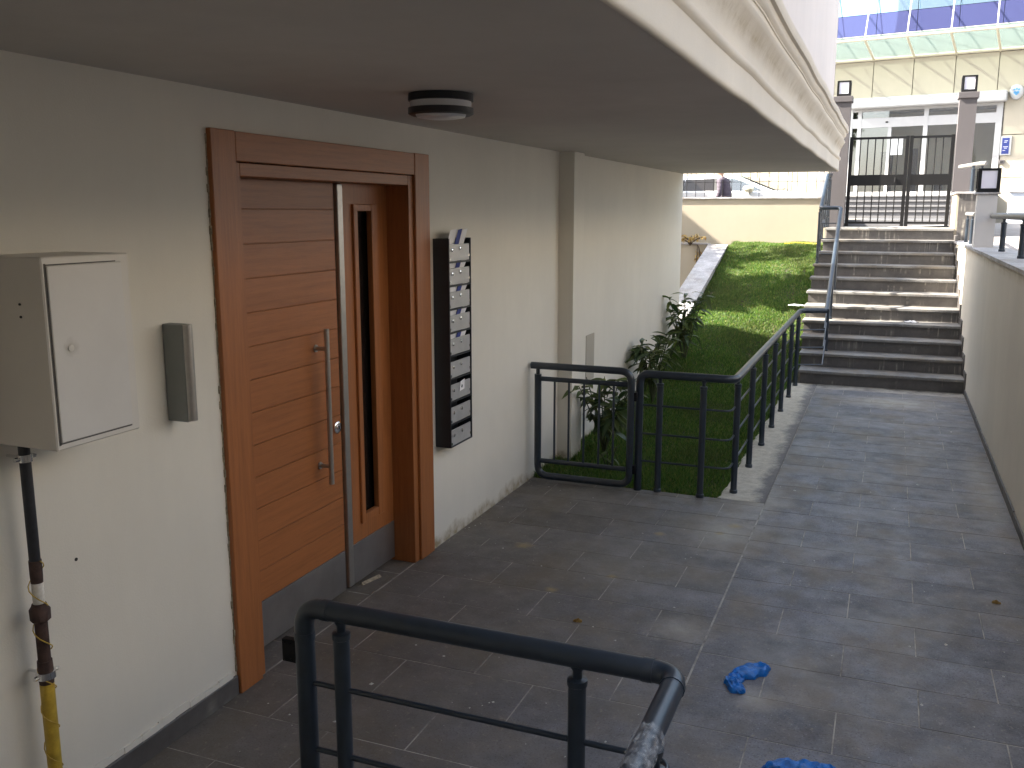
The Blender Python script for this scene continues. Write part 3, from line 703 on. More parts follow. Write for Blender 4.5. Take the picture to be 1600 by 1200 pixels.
gg = thing('garden_gate', 'closed dark metal garden gate with vertical bars beside the pilaster', 'gate', (-1.95, 6.2, 0))
gf = T(bend([(-2.30, 6.2, .80), (-2.30, 6.2, .045), (-1.607, 6.2, .045), (-1.607, 6.2, .862), (-2.352, 6.2, .862)], .085, 8), .0255, 16)
gf.tube([(-2.30, 6.2, .79), (-2.30, 6.2, .865)], .014, 10)
gf.build('gate_frame', M['metal'], gg)
for z in (.768, .158): T([(-2.275, 6.2, z), (-1.632, 6.2, z)], .0175, 12).build('crossbar', M['metal'], gg)
for x in (-2.172, -2.064, -1.95, -1.838, -1.732): T([(x, 6.2, .158), (x, 6.2, .768)], .008, 8).build('bar', M['metal'], gg)
for z in (.685, .16):
    m = MB(); m.box(-1.588, -1.566, 6.19, 6.25, z - .03, z + .03, bev=.002); m.build('gate_hinge', M['gate_black'], gg)

gr = thing('garden_railing', 'dark metal railing around the corner of the lawn up to the stairs', 'railing', (-.91, 8, 0))
T(bend([(-1.560, 6.255, 0), (-1.560, 6.255, HZ), (-.905, 6.255, HZ), (-.905, 11.05, HZ), (-.62, 11.12, HZ + .006)], .065, 8), .0275, 18).build('handrail', M['metal'], gr)
for x, y in ((-1.417, 6.262), (-1.113, 6.246), (-.912, 6.44), (-.907, 7.165), (-.905, 7.905), (-.905, 8.63), (-.905, 9.375), (-.905, 10.15), (-.905, 10.88)): post(x, y, 0, HZ, gr)
for z in (.622, .418, .218):
    T(bend([(-1.545, 6.255, z), (-.925, 6.255, z), (-.925, 11.05, z), (-.63, 11.1, z + .01)], .07, 5), .0075, 8).build('rail', M['metal'], gr)

sr = thing('stair_railing', 'steel blue handrail climbing the left side of the dark stone steps', 'railing', (-.66, 12.3, .3))
SL = (2.01 - .85) / (13.65 - 11.2)
hp = [(-.625, 11.12, .50), (-.625, 11.13, .848), (-.665, 13.66, 2.01), (-.93, 13.70, 2.01), (-.93, 14.75, 2.49), (-.925, 15.42, 2.52)]
T(bend(hp[1:], .05, 6), .0265, 16).build('handrail', M['metal'], sr)
def hz(y): return .848 + SL * (y - 11.13)
for x, y, i in ((-.64, 11.64, 2), (-.648, 12.32, 4), (-.655, 13.02, 6)): post(x, y, RS * i, hz(y), sr, .021)
for x, y, i in ((-.93, 13.56, 8), (-.93, 13.85, 9), (-.93, 14.18, 10), (-.93, 14.62, 11), (-.925, 15.0, 11), (-.925, 15.36, 11)):
    post(x, y, RS * i, 2.01 + .457 * max(0, y - 13.70) if y < 14.75 else 2.505, sr, .018)
for dz in (.215, .425, .635):
    T(bend([(-.64, 11.15, hz(11.15) - dz), (-.676, 13.6, hz(13.6) - dz), (-.93, 13.66, hz(13.6) - dz), (-.93, 14.7, hz(14.68) - dz), (-.925, 15.4, 2.51 - dz)], .04, 4), .0075, 8).build('rail', M['metal'], sr)

# ------------------------------------------------------------------ lawn
def sstep(t): t = np.clip(t, 0, 1); return t * t * (3 - 2 * t)
def lawn_z(x, y):
    left = np.interp(y, [6, 7.4, 8.7, 9.8, 11.3, 12.6, 13.3, 15.0, 16], [-.005, .015, .07, .14, .44, .70, .90, 1.40, 1.47])
    right = np.interp(y, [6, 9.5, 10.9, 11.4, 12.5, 14.2, 15.0, 16], [-.008, -.008, .0, .10, .58, 1.28, 1.44, 1.47])
    s = sstep((x + 2.1) / 1.05)
    return left * (1 - s) + right * s
nx, ny = 26, 110
X = np.linspace(-2.40, -.86, nx); Yg = np.linspace(6.272, 15.82, ny)
vv = []
for j, y in enumerate(Yg):
    xr = -.985 if y < 11.06 else -.90
    for i, x in enumerate(X):
        xx = -2.40 + (xr + 2.40) * i / (nx - 1)
        vv.append((xx, y, float(lawn_z(xx, y)) - .012))
ff = [(j * nx + i, j * nx + i + 1, (j + 1) * nx + i + 1, (j + 1) * nx + i) for j in range(ny - 1) for i in range(nx - 1)]
struct('lawn', MB().add(vv, ff, smooth=True), M['soil'])
def grass(n):
    y = 6.29 + (15.80 - 6.29) * rng.random(n) ** 1.05
    xr = np.where(y < 11.06, -.985, -.90)
    xl = np.where(y < 6.83, -2.37, np.where(y < 7.08, -2.25, np.where(y < 11.3, -2.345, -2.38)))
    x = xl + (xr - xl) * rng.random(n)
    z = lawn_z(x, y) - .014
    h = rng.uniform(.014, .046, n) * (1 + .35 * np.sin(x * 9 + 2 * np.sin(y * 3.1)) * np.sin(y * 5.3 + x * 2)); h = np.where((x < xl + .06) | (x > xr - .03), h * 1.5, h)
    wd = rng.uniform(.0016, .0032, n) * (1 + .05 * (y - 6))
    a = rng.uniform(0, 2 * np.pi, n); ln = rng.uniform(.1, .9, n) * h; la = rng.uniform(0, 2 * np.pi, n)
    base = np.stack([x, y, z], 1); side = np.stack([np.cos(a), np.sin(a), 0 * a], 1) * wd[:, None]
    mid = base + np.stack([np.cos(la) * ln * .35, np.sin(la) * ln * .35, h * .6], 1)
    tip = base + np.stack([np.cos(la) * ln, np.sin(la) * ln, h], 1)
    V = np.stack([base - side, base + side, mid + side * .8, mid - side * .8, tip], 1).reshape(-1, 3)
    o = (np.arange(n) * 5)[:, None]
    me = bpy.data.meshes.new('grass')
    me.vertices.add(n * 5); me.vertices.foreach_set('co', V.ravel())
    loops = np.concatenate([o + np.array([[0, 1, 2, 3]]), o + np.array([[3, 2, 4]])], 1).ravel()
    me.loops.add(n * 7); me.loops.foreach_set('vertex_index', loops.astype(np.int32))
    me.polygons.add(n * 2)
    stt = np.stack([np.arange(n) * 7, np.arange(n) * 7 + 4], 1).ravel()
    me.polygons.foreach_set('loop_start', stt.astype(np.int32))
    me.update(calc_edges=True)
    at = me.attributes.new('tint', 'FLOAT', 'POINT'); at.data.foreach_set('value', np.repeat(rng.random(n), 5).astype(np.float32))
    me.materials.append(M['grass'])
    ob = bpy.data.objects.new('grass', me); C.objects.link(ob)
    tag(ob, 'short green lawn grass sloping up to the street wall', None, None, 'stuff')
grass(190000)

# planter wall with sloping coping --------------------------------------------
pw = thing('sloping_wall', 'low white garden wall with sloping grey coping along the lawn', 'wall', (-2.5, 13, .5))
def cz(y): return .737 + .266 * (y - 12.3)
m = MB(); m.prism([(11.26, 0), (15.0, 0), (15.0, cz(15.0) - .03), (11.26, cz(11.26) - .03)], -2.66, -2.395, 'X'); m.build('wall_body', M['pillar_light'], pw)
yy = 11.27
while yy < 14.98:
    ye = min(yy + .62, 15.02); dj = random.uniform(-.002, .002)
    m = MB(); m.prism([(yy + .003, cz(yy) - .029 + dj), (ye - .003, cz(ye) - .029 + dj), (ye - .003, cz(ye) + dj), (yy + .003, cz(yy) + dj)], -2.69, -2.378, 'X')
    m.build('coping_slab', M['coping'], pw); yy = ye
bwll = thing('garden_wall', 'cream garden wall with a thin cap under the dry climbing plant', 'wall', (-3.6, 15.1, .2))
B(-7, -2.665, 15.05, 15.25, 0, 1.44).build('wall_body', M['garden_wall'], bwll)
B(-7, -2.70, 15.02, 15.28, 1.44, 1.462).build('wall_cap', M['coping'], bwll)

# street wall and wire fence --------------------------------------------------
sw = thing('street_wall', 'long cream rendered wall between the lawn and the street', 'wall', (-3, 15.8, 1.3))
B(-9, -.95, 15.80, 15.915, .6, 2.165).build('wall_body', M['garden_wall'], sw)
B(-9, -.95, 15.775, 15.93, 2.165, 2.195, bev=.004).build('wall_cap', M['coping'], sw)
wf = thing('wire_fence', 'thin black wire fence with scrolls on top of the cream street wall', 'fence', (-3, 15.85, 2.195))
for x in np.arange(-5.9, -.98, .148): T([(x, 15.85, 2.19), (x, 15.85, 3.10)], .0052, 6).build('fence_bar', M['gate_black'], wf)
for z in (2.44, 3.08): T([(-6.0, 15.862, z), (-.97, 15.862, z)], .004, 6).build('fence_wire', M['gate_black'], wf)
for xc in (-1.9, -3.4, -4.9):
    sp = [(xc + r * math.cos(a), 15.853, 2.50 + r * math.sin(a)) for a, r in [(i * .4, .022 + .0025 * i) for i in range(22)]]
    T(sp, .004, 6).build('scroll', M['gate_black'], wf)
wp = thing('white_post', 'slim white post at the street end of the wire fence', 'post', (-1.02, 16.3, 1.6))
B(-1.16, -1.08, 16.26, 16.34, float(road_z(-1.1, 0)), 2.9, bev=.006).build('post_shaft', M['white_frame'], wp)
B(-1.17, -1.07, 16.25, 16.35, 2.9, 2.925, bev=.004).build('post_cap', M['white_frame'], wp)

# right retaining wall ---------------------------------------------------------
rw = thing('retaining_wall', 'long beige retaining wall with grey stone coping along the right of the passage', 'wall', (1, 6, 0))
WT = 1.54
m = MB(); m.prism([(RX, -4), (RX, 11.0), (.815, 14.05), (.815, 14.35), (1.155, 14.35), (1.155, -4)], -.2, WT, 'Z'); m.build('wall_body', M['rwall'], rw)
yy = -4.0
while yy < 14.3:
    ye = min(yy + .90, 14.36)
    x0 = np.interp(yy, [11.0, 14.05], [RX, .815]) - .022; x1 = np.interp(ye, [11.0, 14.05], [RX, .815]) - .022
    dj = random.uniform(-.0015, .0015)
    m = MB(); m.prism([(x0, yy + .002), (1.19, yy + .002), (1.19, ye - .002), (x1, ye - .002)], WT + .001 + dj, 1.569 + dj, 'Z')
    m.build('coping_slab', M['coping'], rw); yy = ye
yy = -2.5
while yy < 11.0:
    ye = min(yy + .6, 11.06); m = MB(); m.box(RX - .012, RX, yy + .002, ye - .002, .001, .062 + random.uniform(-.003, .003), bev=.002); m.build('skirting_tile', M['riser'], rw); yy = ye
for i in range(NS - 1):   # stepped skirting pieces that climb with the stairs
    yf = Y1 + TR * i; z = RS * (i + 1); xw = float(np.interp(yf, [11.0, 14.05], [RX, .815]))
    m = MB(); m.box(xw - .016, xw + .02, yf - .055, yf + .012, z - RS + .0, z + .075, bev=.002); m.build('skirting_tile', M['riser'], rw)
    m = MB(); m.box(xw - .014, xw + .02, yf + .014, yf + TR - .06, z + .001, z + .073, bev=.002); m.build('skirting_tile', M['riser'], rw)

lp = thing('lantern_pillar', 'short light grey pillar with a stone cap on the right retaining wall', 'pillar', (.95, 11.7, 1.569))
B(.852, 1.052, 11.60, 11.80, 1.570, 2.145).build('shaft', M['pillar_light'], lp)
B(.828, 1.076, 11.576, 11.824, 2.1455, 2.167, bev=.003).build('cap', M['coping'], lp)
def lantern(label, cx, cy, z, s, group):
    t = thing('lantern', label, 'lantern', (cx, cy, z), 0, group)
    m = MB(); h = s / 2; f = s * .16
    m.box(cx - h, cx + h, cy - h, cy + h, z, z + s * .19, bev=.003); m.box(cx - h, cx + h, cy - h, cy + h, z + s * 1.04, z + s * 1.15, bev=.003)
    for sx in (-1, 1):
        for sy in (-1, 1):
            xa = cx + sx * h; ya = cy + sy * h
            m.box(xa, xa - sx * f, ya, ya - sy * f, z + s * .19, z + s * 1.04)
    m.build('lantern_frame', M['gate_black'], t)
    gsz = h - s * .05
    MB().box(cx - gsz, cx + gsz, cy - gsz, cy + gsz, z + s * .192, z + s * 1.038).build('glass_block', M['lantern_glass'], t)
    return t
lantern('large black square lantern with frosted glass on the short light grey pillar', .952, 11.70, 2.167, .225, 'square lanterns on the pillars')
tr_ = thing('terrace_railing', 'low railing with dark posts standing on the coping right of the lantern pillar', 'railing', (1.02, 9, 1.569))
T([(1.02, 12.35, 1.915), (1.02, 3.0, 1.915)], .030, 16).build('handrail', M['rail_grey'], tr_)
for y in (11.9, 10.39, 8.87, 7.35, 5.8, 4.3): post(1.02, y, 1.569, 1.915, tr_, .026)
tl = thing('end_railing', 'short railing on the coping between the lantern pillar and the gate plinth', 'railing', (.88, 13, 1.569))
T([(.905, 13.75, 1.93), (.905, 12.3, 1.925)], .026, 14).build('handrail', M['rail_grey'], tl)
for y in (13.55, 12.75): post(.905, y, 1.569, 1.925, tl, .020)

# street gate, pillars ------------------------------------------------------------
GZ = RS * NS
sg = thing('street_gate', 'black double leaf metal gate at the top of the steps', 'gate', (.05, 15.6, GZ))
gy = 15.6
for (xa, xb, bars) in ((-.69, .155, 6), (.163, .775, 4)):
    lf = MB(); lf.box(xa, xa + .05, gy - .025, gy + .025, GZ + .012, 3.085); lf.box(xb - .05, xb, gy - .025, gy + .025, GZ + .012, 3.085)
    lf.box(xa + .05, xb - .05, gy - .02, gy + .02, 3.045, 3.078); lf.box(xa + .05, xb - .05, gy - .02, gy + .02, GZ + .05, GZ + .083)
    o = lf.build('gate_leaf', M['gate_black'], sg)
    B(xa + .05, xb - .05, gy - .022, gy + .022, 2.355, 2.515).build('lock_panel', M['gate_black'], o)
    for i in range(bars):
        x = xa + .05 + (xb - xa - .1) * (i + 1) / (bars + 1)
        T([(x, gy, 2.5), (x, gy, 3.05)], .0085, 8).build('bar', M['gate_black'], o)
        T([(x, gy, GZ + .06), (x, gy, 2.37)], .0085, 8).build('bar', M['gate_black'], o)
MB().box(-.02, .0, gy - .04, gy - .02, 2.40, 2.47, bev=.003).build('lock_handle', M['dark'], sg)
def pillar(label, x0, x1, y0, y1, zb, zt):
    t = thing('gate_pillar', label, 'pillar', ((x0 + x1) / 2, (y0 + y1) / 2, zb), 0, 'dark pillars beside the street gate')
    B(x0, x1, y0, y1, zb, zt).build('shaft', M['pillar'], t)
    B(x0 - .022, x1 + .022, y0 - .022, y1 + .022, zt + .0005, zt + .085, bev=.004).build('cap', M['pillar'], t)
pillar('dark grey gate pillar partly hidden by the building overhang', -.935, -.705, 15.48, 15.72, GZ, 3.60)
pillar('dark grey gate pillar to the right of the black double gate', .79, 1.02, 15.48, 15.72, GZ, 3.585)
lantern('small square lantern on the left gate pillar next to the overhang', -.82, 15.6, 3.686, .20, 'square lanterns on the pillars')
lantern('small square lantern on top of the right gate pillar', .905, 15.6, 3.671, .205, 'square lanterns on the pillars')
pl = thing('stone_plinth', 'stained dark stone plinth wall at the foot of the right gate pillar', 'wall', (1.0, 14.9, 1.56))
B(.80, 1.16, 14.42, 15.47, 1.5, 2.2).build('plinth_body', M['garden_wall'], pl)
B(.83, 1.165, 14.40, 14.418, 1.572, 2.2).build('stone_face', M['riser'], pl)
B(.775, 1.19, 14.375, 15.475, 2.2005, 2.228, bev=.003).build('plinth_cap', M['coping'], pl)
rp = thing('plinth_railing', 'short sunlit railing standing on the dark stone plinth', 'railing', (.98, 14.6, 2.228))
for x in (.99, 1.10): post(x, 14.6, 2.228, 2.60, rp, .026)
T([(.86, 15.3, 2.60), (1.06, 14.6, 2.61), (1.14, 14.5, 2.61)], .03, 12).build('handrail', M['rail_grey'], rp)

# ------------------------------------------------------------------ bank building (rotated)
AF = math.radians(9.5)
bk = thing('office_building', 'cream panelled office building with glass doors, shutter box and glass canopy', 'building', (.3, 24.5, 0), -AF, local=True)
# local: x along facade, y into the building, z up
def fb(*a, **k): return MB().box(*a, **k)
fb(-16, -1.45, .04, .5, 0, 5.49).build('wall', M['grout'], bk)
fb(1.86, 14, .04, .5, 0, 5.49).build('wall', M['grout'], bk)
fb(-1.45, 1.86, .04, .5, 4.3, 5.49).build('wall', M['grout'], bk)
xsj = [-1.87 + .893 * i for i in range(-8, 16)]
for a, b in zip(xsj, xsj[1:]):
    if a > 14: break
    lo_ = 4.35 if (a > -2.4 and b < 2.1) or (a > -2 and a < 1.6) else None
    if lo_: fb(a + .008, b - .008, 0, .038, 4.40, 5.485, bev=.004).build('facade_panel', M['facade'], bk)
    elif a < -1.5:
        for z0_, z1_ in ((0.6, 2.2), (2.2, 3.68), (3.68, 4.58), (4.58, 5.485)):
            fb(a + .008, min(b, -1.46) - .008, 0, .038, z0_ + .008, z1_ - .008, bev=.004).build('facade_panel', M['facade'], bk)
fb(1.70, 1.86, .0, .038, 4.40, 5.485, bev=.004)
for (z0_, z1_) in ((.6, 1.8), (1.8, 2.73), (2.73, 3.67), (3.67, 4.58)):
    for a, b in ((1.88, 3.47), (3.47, 5.26), (5.26, 7.05), (7.05, 8.83)):
        fb(a + .008, b - .008, 0, .038, z0_ + .008, z1_ - .008, bev=.004).build('facade_panel', M['facade'], bk)
for a, b in zip(xsj, xsj[1:]):
    if a > 1.6 and a < 9: fb(a + .008, b - .008, 0, .038, 4.588, 5.477, bev=.004).build('facade_panel', M['facade'], bk)
fb(-1.42, 1.93, -.25, .0, 4.39, 4.625, bev=.02).build('shutter_box', M['white_frame'], bk)
FZ = 2.34
df = MB()
for a, b in ((-1.44, -1.38), (-1.26, -1.17), (.22, .32), (1.73, 1.86)): df.box(a, b, -.02, .06, FZ, 4.39)
df.box(-1.38, 1.73, -.015, .055, 3.95, 4.17); df.box(-1.38, 1.73, -.015, .055, 4.33, 4.388)
df.box(-.56, -.48, -.005, .04, FZ, 3.95)
df.box(-1.38, 1.73, -.015, .055, FZ, FZ + .10)
dfo = df.build('door_frame', M['white_frame'], bk)
for a, b in ((-1.38, -1.26), (-1.17, .22), (.32, 1.73)): fb(a, b, .02, .026, 4.17, 4.33).build('transom_pane', M['glass'], dfo)
for a, b in ((-1.38, -1.26), (-1.17, -.56), (-.48, .22), (.32, .98), (1.0, 1.73)): fb(a, b, .022, .028, FZ + .1, 3.95).build('glass_pane', M['glass'], dfo)
fb(-.62, -.56, -.03, -.016, 4.05, 4.085, bev=.004).build('door_sensor', M['dark'], dfo)
# interior
it = MB(); it.box(-3, 3.5, 1.3, 1.4, 2.0, 5); it.box(-3.1, -3, .5, 4.6, 2, 5); it.box(3.5, 3.6, .5, 4.6, 2, 5)
it.build('interior_wall', M['interior'], bk)
fb(-3, 3.5, .1, 4.5, 2.2, 2.33).build('interior_floor', M['white_stone'], bk); fb(-3, 3.5, .5, 4.5, 4.4, 4.5).build('interior_ceiling', M['white_frame'], bk)
fb(-.9, -.62, 1.2, 1.295, 2.34, 3.45).build('dark_doorway', M['curtain'], bk)
fb(-.16, -.02, 1.1, 1.15, 2.34, 3.5).build('inner_frame', M['curtain'], bk)
fb(.42, .60, 1.0, 1.12, 2.34, 2.85).build('reception_stand', M['curtain'], bk)
fb(1.0, 1.7, .9, .96, 2.34, 3.3).build('inner_partition', M['interior'], bk)
nt_ = MB().box(-.47, -.20, -.012, -.009, 3.30, 3.70); nt_.build('paper_notice', M['paper'], dfo)
for i, (zt, d) in enumerate(((1.86 + .12, 1.5), (1.86 + .24, 1.1), (1.86 + .36, .7), (FZ, .3))):
    fb(-2.4, 1.9, -d, .03 - .002 * i, zt - .16, zt - .03).build('entrance_riser', M['white_stone'], bk)
    fb(-2.42, 1.92, -d - .035, .028 - .002 * i, zt - .0295, zt, bev=.005).build('entrance_tread', M['white_stone'], bk)
fb(-2.4, 1.9, -3.2, -1.3, 1.0, 1.79).build('entrance_apron', M['white_stone'], bk)
# canopy
CD = 1.2
for x in xsj:
    if -6 < x < 8:
        MB().tube([(x, 0, 5.50), (x, -CD, 5.79)], .028, 8).build('canopy_arm', M['canopy_steel'], bk)
        MB().tube([(x, -CD, 5.81), (x - .1, -.02, 7.6)], .016, 8).build('tie_rod', M['white_frame'], bk)
MB().tube([(-6, -CD, 5.80), (8, -CD, 5.80)], .032, 10).build('canopy_front_tube', M['canopy_steel'], bk)
MB().tube([(-6, -.03, 5.52), (8, -.03, 5.52)], .03, 10).build('canopy_wall_tube', M['canopy_steel'], bk)
for a, b in zip(xsj, xsj[1:]):
    if -6 < a < 8:
        m = MB(); m.prism([(-.04, 5.555), (-CD - .05, 5.845), (-CD - .05, 5.86), (-.04, 5.57)], a + .01, b - .01, 'X'); m.build('canopy_pane', M['canopy_glass'], bk)
fb(-16, 14, -.02, .5, 5.492, 6.08).build('sill_band', M['pillar_light'], bk)
for a, b in zip(xsj, xsj[1:]):
    if -8 < a < 12:
        tilt = random.uniform(-.004, .004)
        for (z0_, z1_, mm) in ((6.09, 6.555, 'violet_glass'), (6.565, 8.3, 'blue_glass'), (8.31, 9.9, 'blue_glass')):
            p = fb(a + .006, b - .006, -.008, .02, z0_, z1_); p.v = [(x, y + tilt * (z - 6) * 1.5, z) for x, y, z in p.v]; p.build('glass_panel', M[mm], bk)
fb(-16, 14, .03, .6, 6.08, 12.0).build('upper_structure', M['dark'], bk)
fb(-16, 14, .62, 9, 5.0, 12.0).build('rear_block', M['grey_block'], bk)
EF = Vector((math.cos(AF), -math.sin(AF), 0)); NF = Vector((math.sin(AF), math.cos(AF), 0))
P0 = Vector((.3, 24.5, 0))
def fpt(s, y, z): return P0 + EF * s + NF * y + Vector((0, 0, z))
al = thing('alarm_siren', 'white oval alarm siren box with a blue emblem on the office facade', 'alarm box', fpt(2.1, -.001, 4.44), -AF, local=True)
m = MB(); n = 24; vv = []; prof = [(1.0, 0), (1.0, -.05), (.9, -.085), (.6, -.10)]
for s_, y in prof:
    for k in range(n):
        a = 2 * math.pi * k / n; vv.append((.145 * s_ * math.cos(a) * (1 - .12 * math.sin(-a)), y, .14 + .17 * s_ * math.sin(a)))
m.add(vv, [(i * n + k, i * n + (k + 1) % n, (i + 1) * n + (k + 1) % n, (i + 1) * n + k) for i in range(3) for k in range(n)] + [tuple(range(3 * n, 4 * n))], smooth=True).build('housing', M['white_frame'], al)
M['emblem'] = simple('pale_blue_print', (0.10, 0.34, 0.62), 0.5, var=0.03)
for cx, cz_, r in ((-.045, .19, .022), (0, .205, .022), (.045, .19, .022), (-.03, .13, .03), (.03, .13, .03), (0, .10, .03)):
    MB().lathe([(r, -.098), (r, -.1025)], cx, cz_, 12, 'Y').build('emblem_dot', M['emblem'], al)
sgn = thing('wall_sign', 'small blue and white sign by the right edge of the glass entrance', 'sign', fpt(1.98, -.001, 3.2), -AF, local=True)
MB().box(-.11, .11, -.03, 0, .02, .44, bev=.004).build('sign_board', M['white_frame'], sgn)
MB().box(-.075, .07, -.0325, -.0302, .05, .40).build('sign_print', M['blue_ink'], sgn)
for zz, a, b in ((.33, -.03, .04), (.30, -.04, .02), (.20, -.05, .05), (.17, -.03, .03), (.12, -.05, .0)): MB().box(a, b, -.034, -.0322, zz, zz + .012).build('sign_mark', M['paper'], sgn)
cb = thing('card_reader', 'small grey box under the blue sign on the office facade', 'box', fpt(1.93, -.001, 3.0), -AF, local=True)
MB().box(-.05, .05, -.05, 0, .03, .12, bev=.006).build('reader_body', M['pillar'], cb)
MB().box(-.03, .03, -.053, -.0505, .05, .10).build('reader_face', M['dark'], cb)
pp = thing('ramp_wall', 'low pale blue wall in front of the office building at right', 'wall', (4.5, 21.6, 1.3))
B(2.15, 9, 21.4, 21.6, 1.3, 2.34).build('wall_body', M['parapet'], pp)
B(2.13, 9, 21.38, 21.62, 2.341, 2.365, bev=.004).build('wall_cap', M['coping'], pp)

# ------------------------------------------------------------------ car
Pc = Vector((-2.5, 20.3, 0)) + EF * (-.75)
car = thing('parked_car', 'white hatchback parked in the street behind the cream wall', 'car', tuple(Pc + NF * .88 + Vector((0, 0, 1.42))), -AF, local=True)
def loft(secs, closed=False):
    m = MB(); n = len(secs[0]); v = [p for s_ in secs for p in s_]
    f = [(i * n + k, i * n + k + 1, (i + 1) * n + k + 1, (i + 1) * n + k) for i in range(len(secs) - 1) for k in range(n - 1)]
    f += [tuple(range(n)), tuple(range((len(secs) - 1) * n, len(secs) * n))]
    return m.add(v, f, smooth=True)
st_b = [(-2.12, .62, .78), (-2.05, .92, .84), (-1.7, .985, .87), (-.8, .985, .885), (.4, .97, .885), (.95, .965, .88), (1.3, .93, .86), (1.7, .83, .83), (1.98, .70, .76), (2.10, .55, .66)]
secs = []
for x, h, wd in st_b:
    lo_ = .22 if abs(x) < 1.9 else .30
    pr = [(wd * .93, lo_), (wd * .985, .36 if h > .6 else .4), (wd, min(.62, h - .05)), (wd * .975, h - .03), (wd * .93, h), (wd * .4, h + .022)]
    secs.append([(x, -y, z) for y, z in pr] + [(x, y, z) for y, z in reversed(pr)])
loft(secs).build('body', M['car_paint'], car)
roof = [(-2.02, .93, .80, .80), (-1.72, 1.22, .66, .74), (-1.2, 1.305, .62, .73), (-.6, 1.335, .61, .73), (-.1, 1.315, .61, .73), (.10, 1.29, .615, .735), (.92, .975, .74, .80)]
secs = []
for x, zr, wr, wb in roof:
    pr = [(wb, .95), (wb * .985, .97)] + [(wb * (1 - t) + wr * t, .97 + (zr - .03 - .97) * t) for t in (.5, .9)] + [(wr * .9, zr), (wr * .45, zr + .012)]
    pr = [(y, max(z, .93)) for y, z in pr]
    secs.append([(x, -y, z) for y, z in pr] + [(x, y, z) for y, z in reversed(pr)])
loft(secs).build('cabin', M['car_paint'], car)
def sq(z): return .97 + (z - .97) * .66
def side_y(z): return .808 - (.185) * max(0, (z - .95)) / .34
for s_ in (-1, 1):
    def pane(pts, name, mat):
        pts = [(x, sq(z)) for x, z in pts]
        v = [(x, s_ * (side_y(z) + .006), z) for x, z in pts] + [(x, s_ * (side_y(z) - .012), z) for x, z in pts]; n = len(pts)
        return MB().add(v, [tuple(range(n)), tuple(range(n, 2 * n))[::-1]] + [(i, (i + 1) % n, n + (i + 1) % n, n + i) for i in range(n)]).build(name, mat, car)
    pane([(-1.45, .99), (-1.62, 1.10), (-1.30, 1.33), (-1.12, 1.36), (-1.12, .985)], 'quarter_window', M['door_glass'])
    pane([(-1.09, .985), (-1.09, 1.365), (-.45, 1.39), (-.40, .98)], 'side_window', M['door_glass'])
    pane([(-.26, .975), (-.28, 1.39), (.02, 1.375), (.42, 1.16), (.66, .985)], 'side_window', M['car_glass'])
    pane([(-.39, .98), (-.44, 1.39), (-.29, 1.39), (-.27, .975)], 'door_pillar', M['dark'])
    m = MB(); v = []
    for dx, rr in ((0, .55), (.05, .95), (.13, 1.0), (.2, .6)):
        for k in range(10):
            a = 2 * math.pi * k / 10; v.append((.30 + dx, s_ * (.93 + .075 * rr * math.cos(a)), 1.015 + .075 * rr * math.sin(a)))
    m.add(v, [(i * 10 + k, i * 10 + (k + 1) % 10, (i + 1) * 10 + (k + 1) % 10, (i + 1) * 10 + k) for i in range(3) for k in range(10)] + [tuple(range(10)), tuple(range(30, 40))], smooth=True)
    m.box(.36, .46, s_ * .80, s_ * .88, .955, .98)
    m.build('wing_mirror', M['mirror_cap'], car)
    for x in (-1.30, 1.32):
        wl = MB().lathe([(.20, s_ * .70), (.31, s_ * .70), (.325, s_ * .74), (.325, s_ * .84), (.305, s_ * .885), (.21, s_ * .89)], x, .325, 24, 'Y').build('wheel', M['tyre'], car)
        MB().lathe([(.205, s_ * .86), (.20, s_ * .885), (.08, s_ * .875), (.05, s_ * .885)], x, .325, 20, 'Y').build('rim', M['rim'], wl)
        MB().lathe([(.36, s_ * .80), (.36, s_ * .871)], x, .34, 24, 'Y').build('wheel_arch', M['dark'], car)
    B(-.75, -.6, s_ * .885, s_ * .90, .80, .83, bev=.004).build('door_handle', M['car_paint'], car)
    B(1.86, 2.03, s_ * .52, s_ * .735, .60, .72, bev=.02).build('headlight', M['lamp_glass'], car)
MB().add([(.12, -.58, 1.285), (.12, .58, 1.285), (.90, .72, .985), (.90, -.72, .985), (.10, -.58, 1.27), (.10, .58, 1.27), (.88, .72, .965), (.88, -.72, .965)], [(0, 1, 2, 3), (7, 6, 5, 4), (0, 4, 5, 1), (1, 5, 6, 2), (2, 6, 7, 3), (3, 7, 4, 0)]).xf(Matrix.Translation((.012, 0, .012))).build('windscreen', M['car_glass'], car)

# ------------------------------------------------------------------ person (skin modifier)
def skin_mesh(name, verts, edges, radii, mat, parent, root=0, sub=2):
    me = bpy.data.meshes.new(name); me.from_pydata(verts, edges, [])
    o = bpy.data.objects.new(name, me); C.objects.link(o)
    md = o.modifiers.new('s', 'SKIN'); md.use_smooth_shade = True
    for i, r in enumerate(radii):
        r = r if hasattr(r, '__len__') else (r, r)
        me.skin_vertices[0].data[i].radius = r; me.skin_vertices[0].data[i].use_root = (i == root)
    if sub: o.modifiers.new('d', 'SUBSURF').levels = sub
    dg = bpy.context.evaluated_depsgraph_get(); dg.update()
    nm = bpy.data.meshes.new_from_object(o.evaluated_get(dg)); o.modifiers.clear(); o.data = nm; bpy.data.meshes.remove(me)
    nm.materials.clear(); nm.materials.append(mat); nm.polygons.foreach_set('use_smooth', [True] * len(nm.polygons))
    o.parent = parent; nm.name = name
    return o
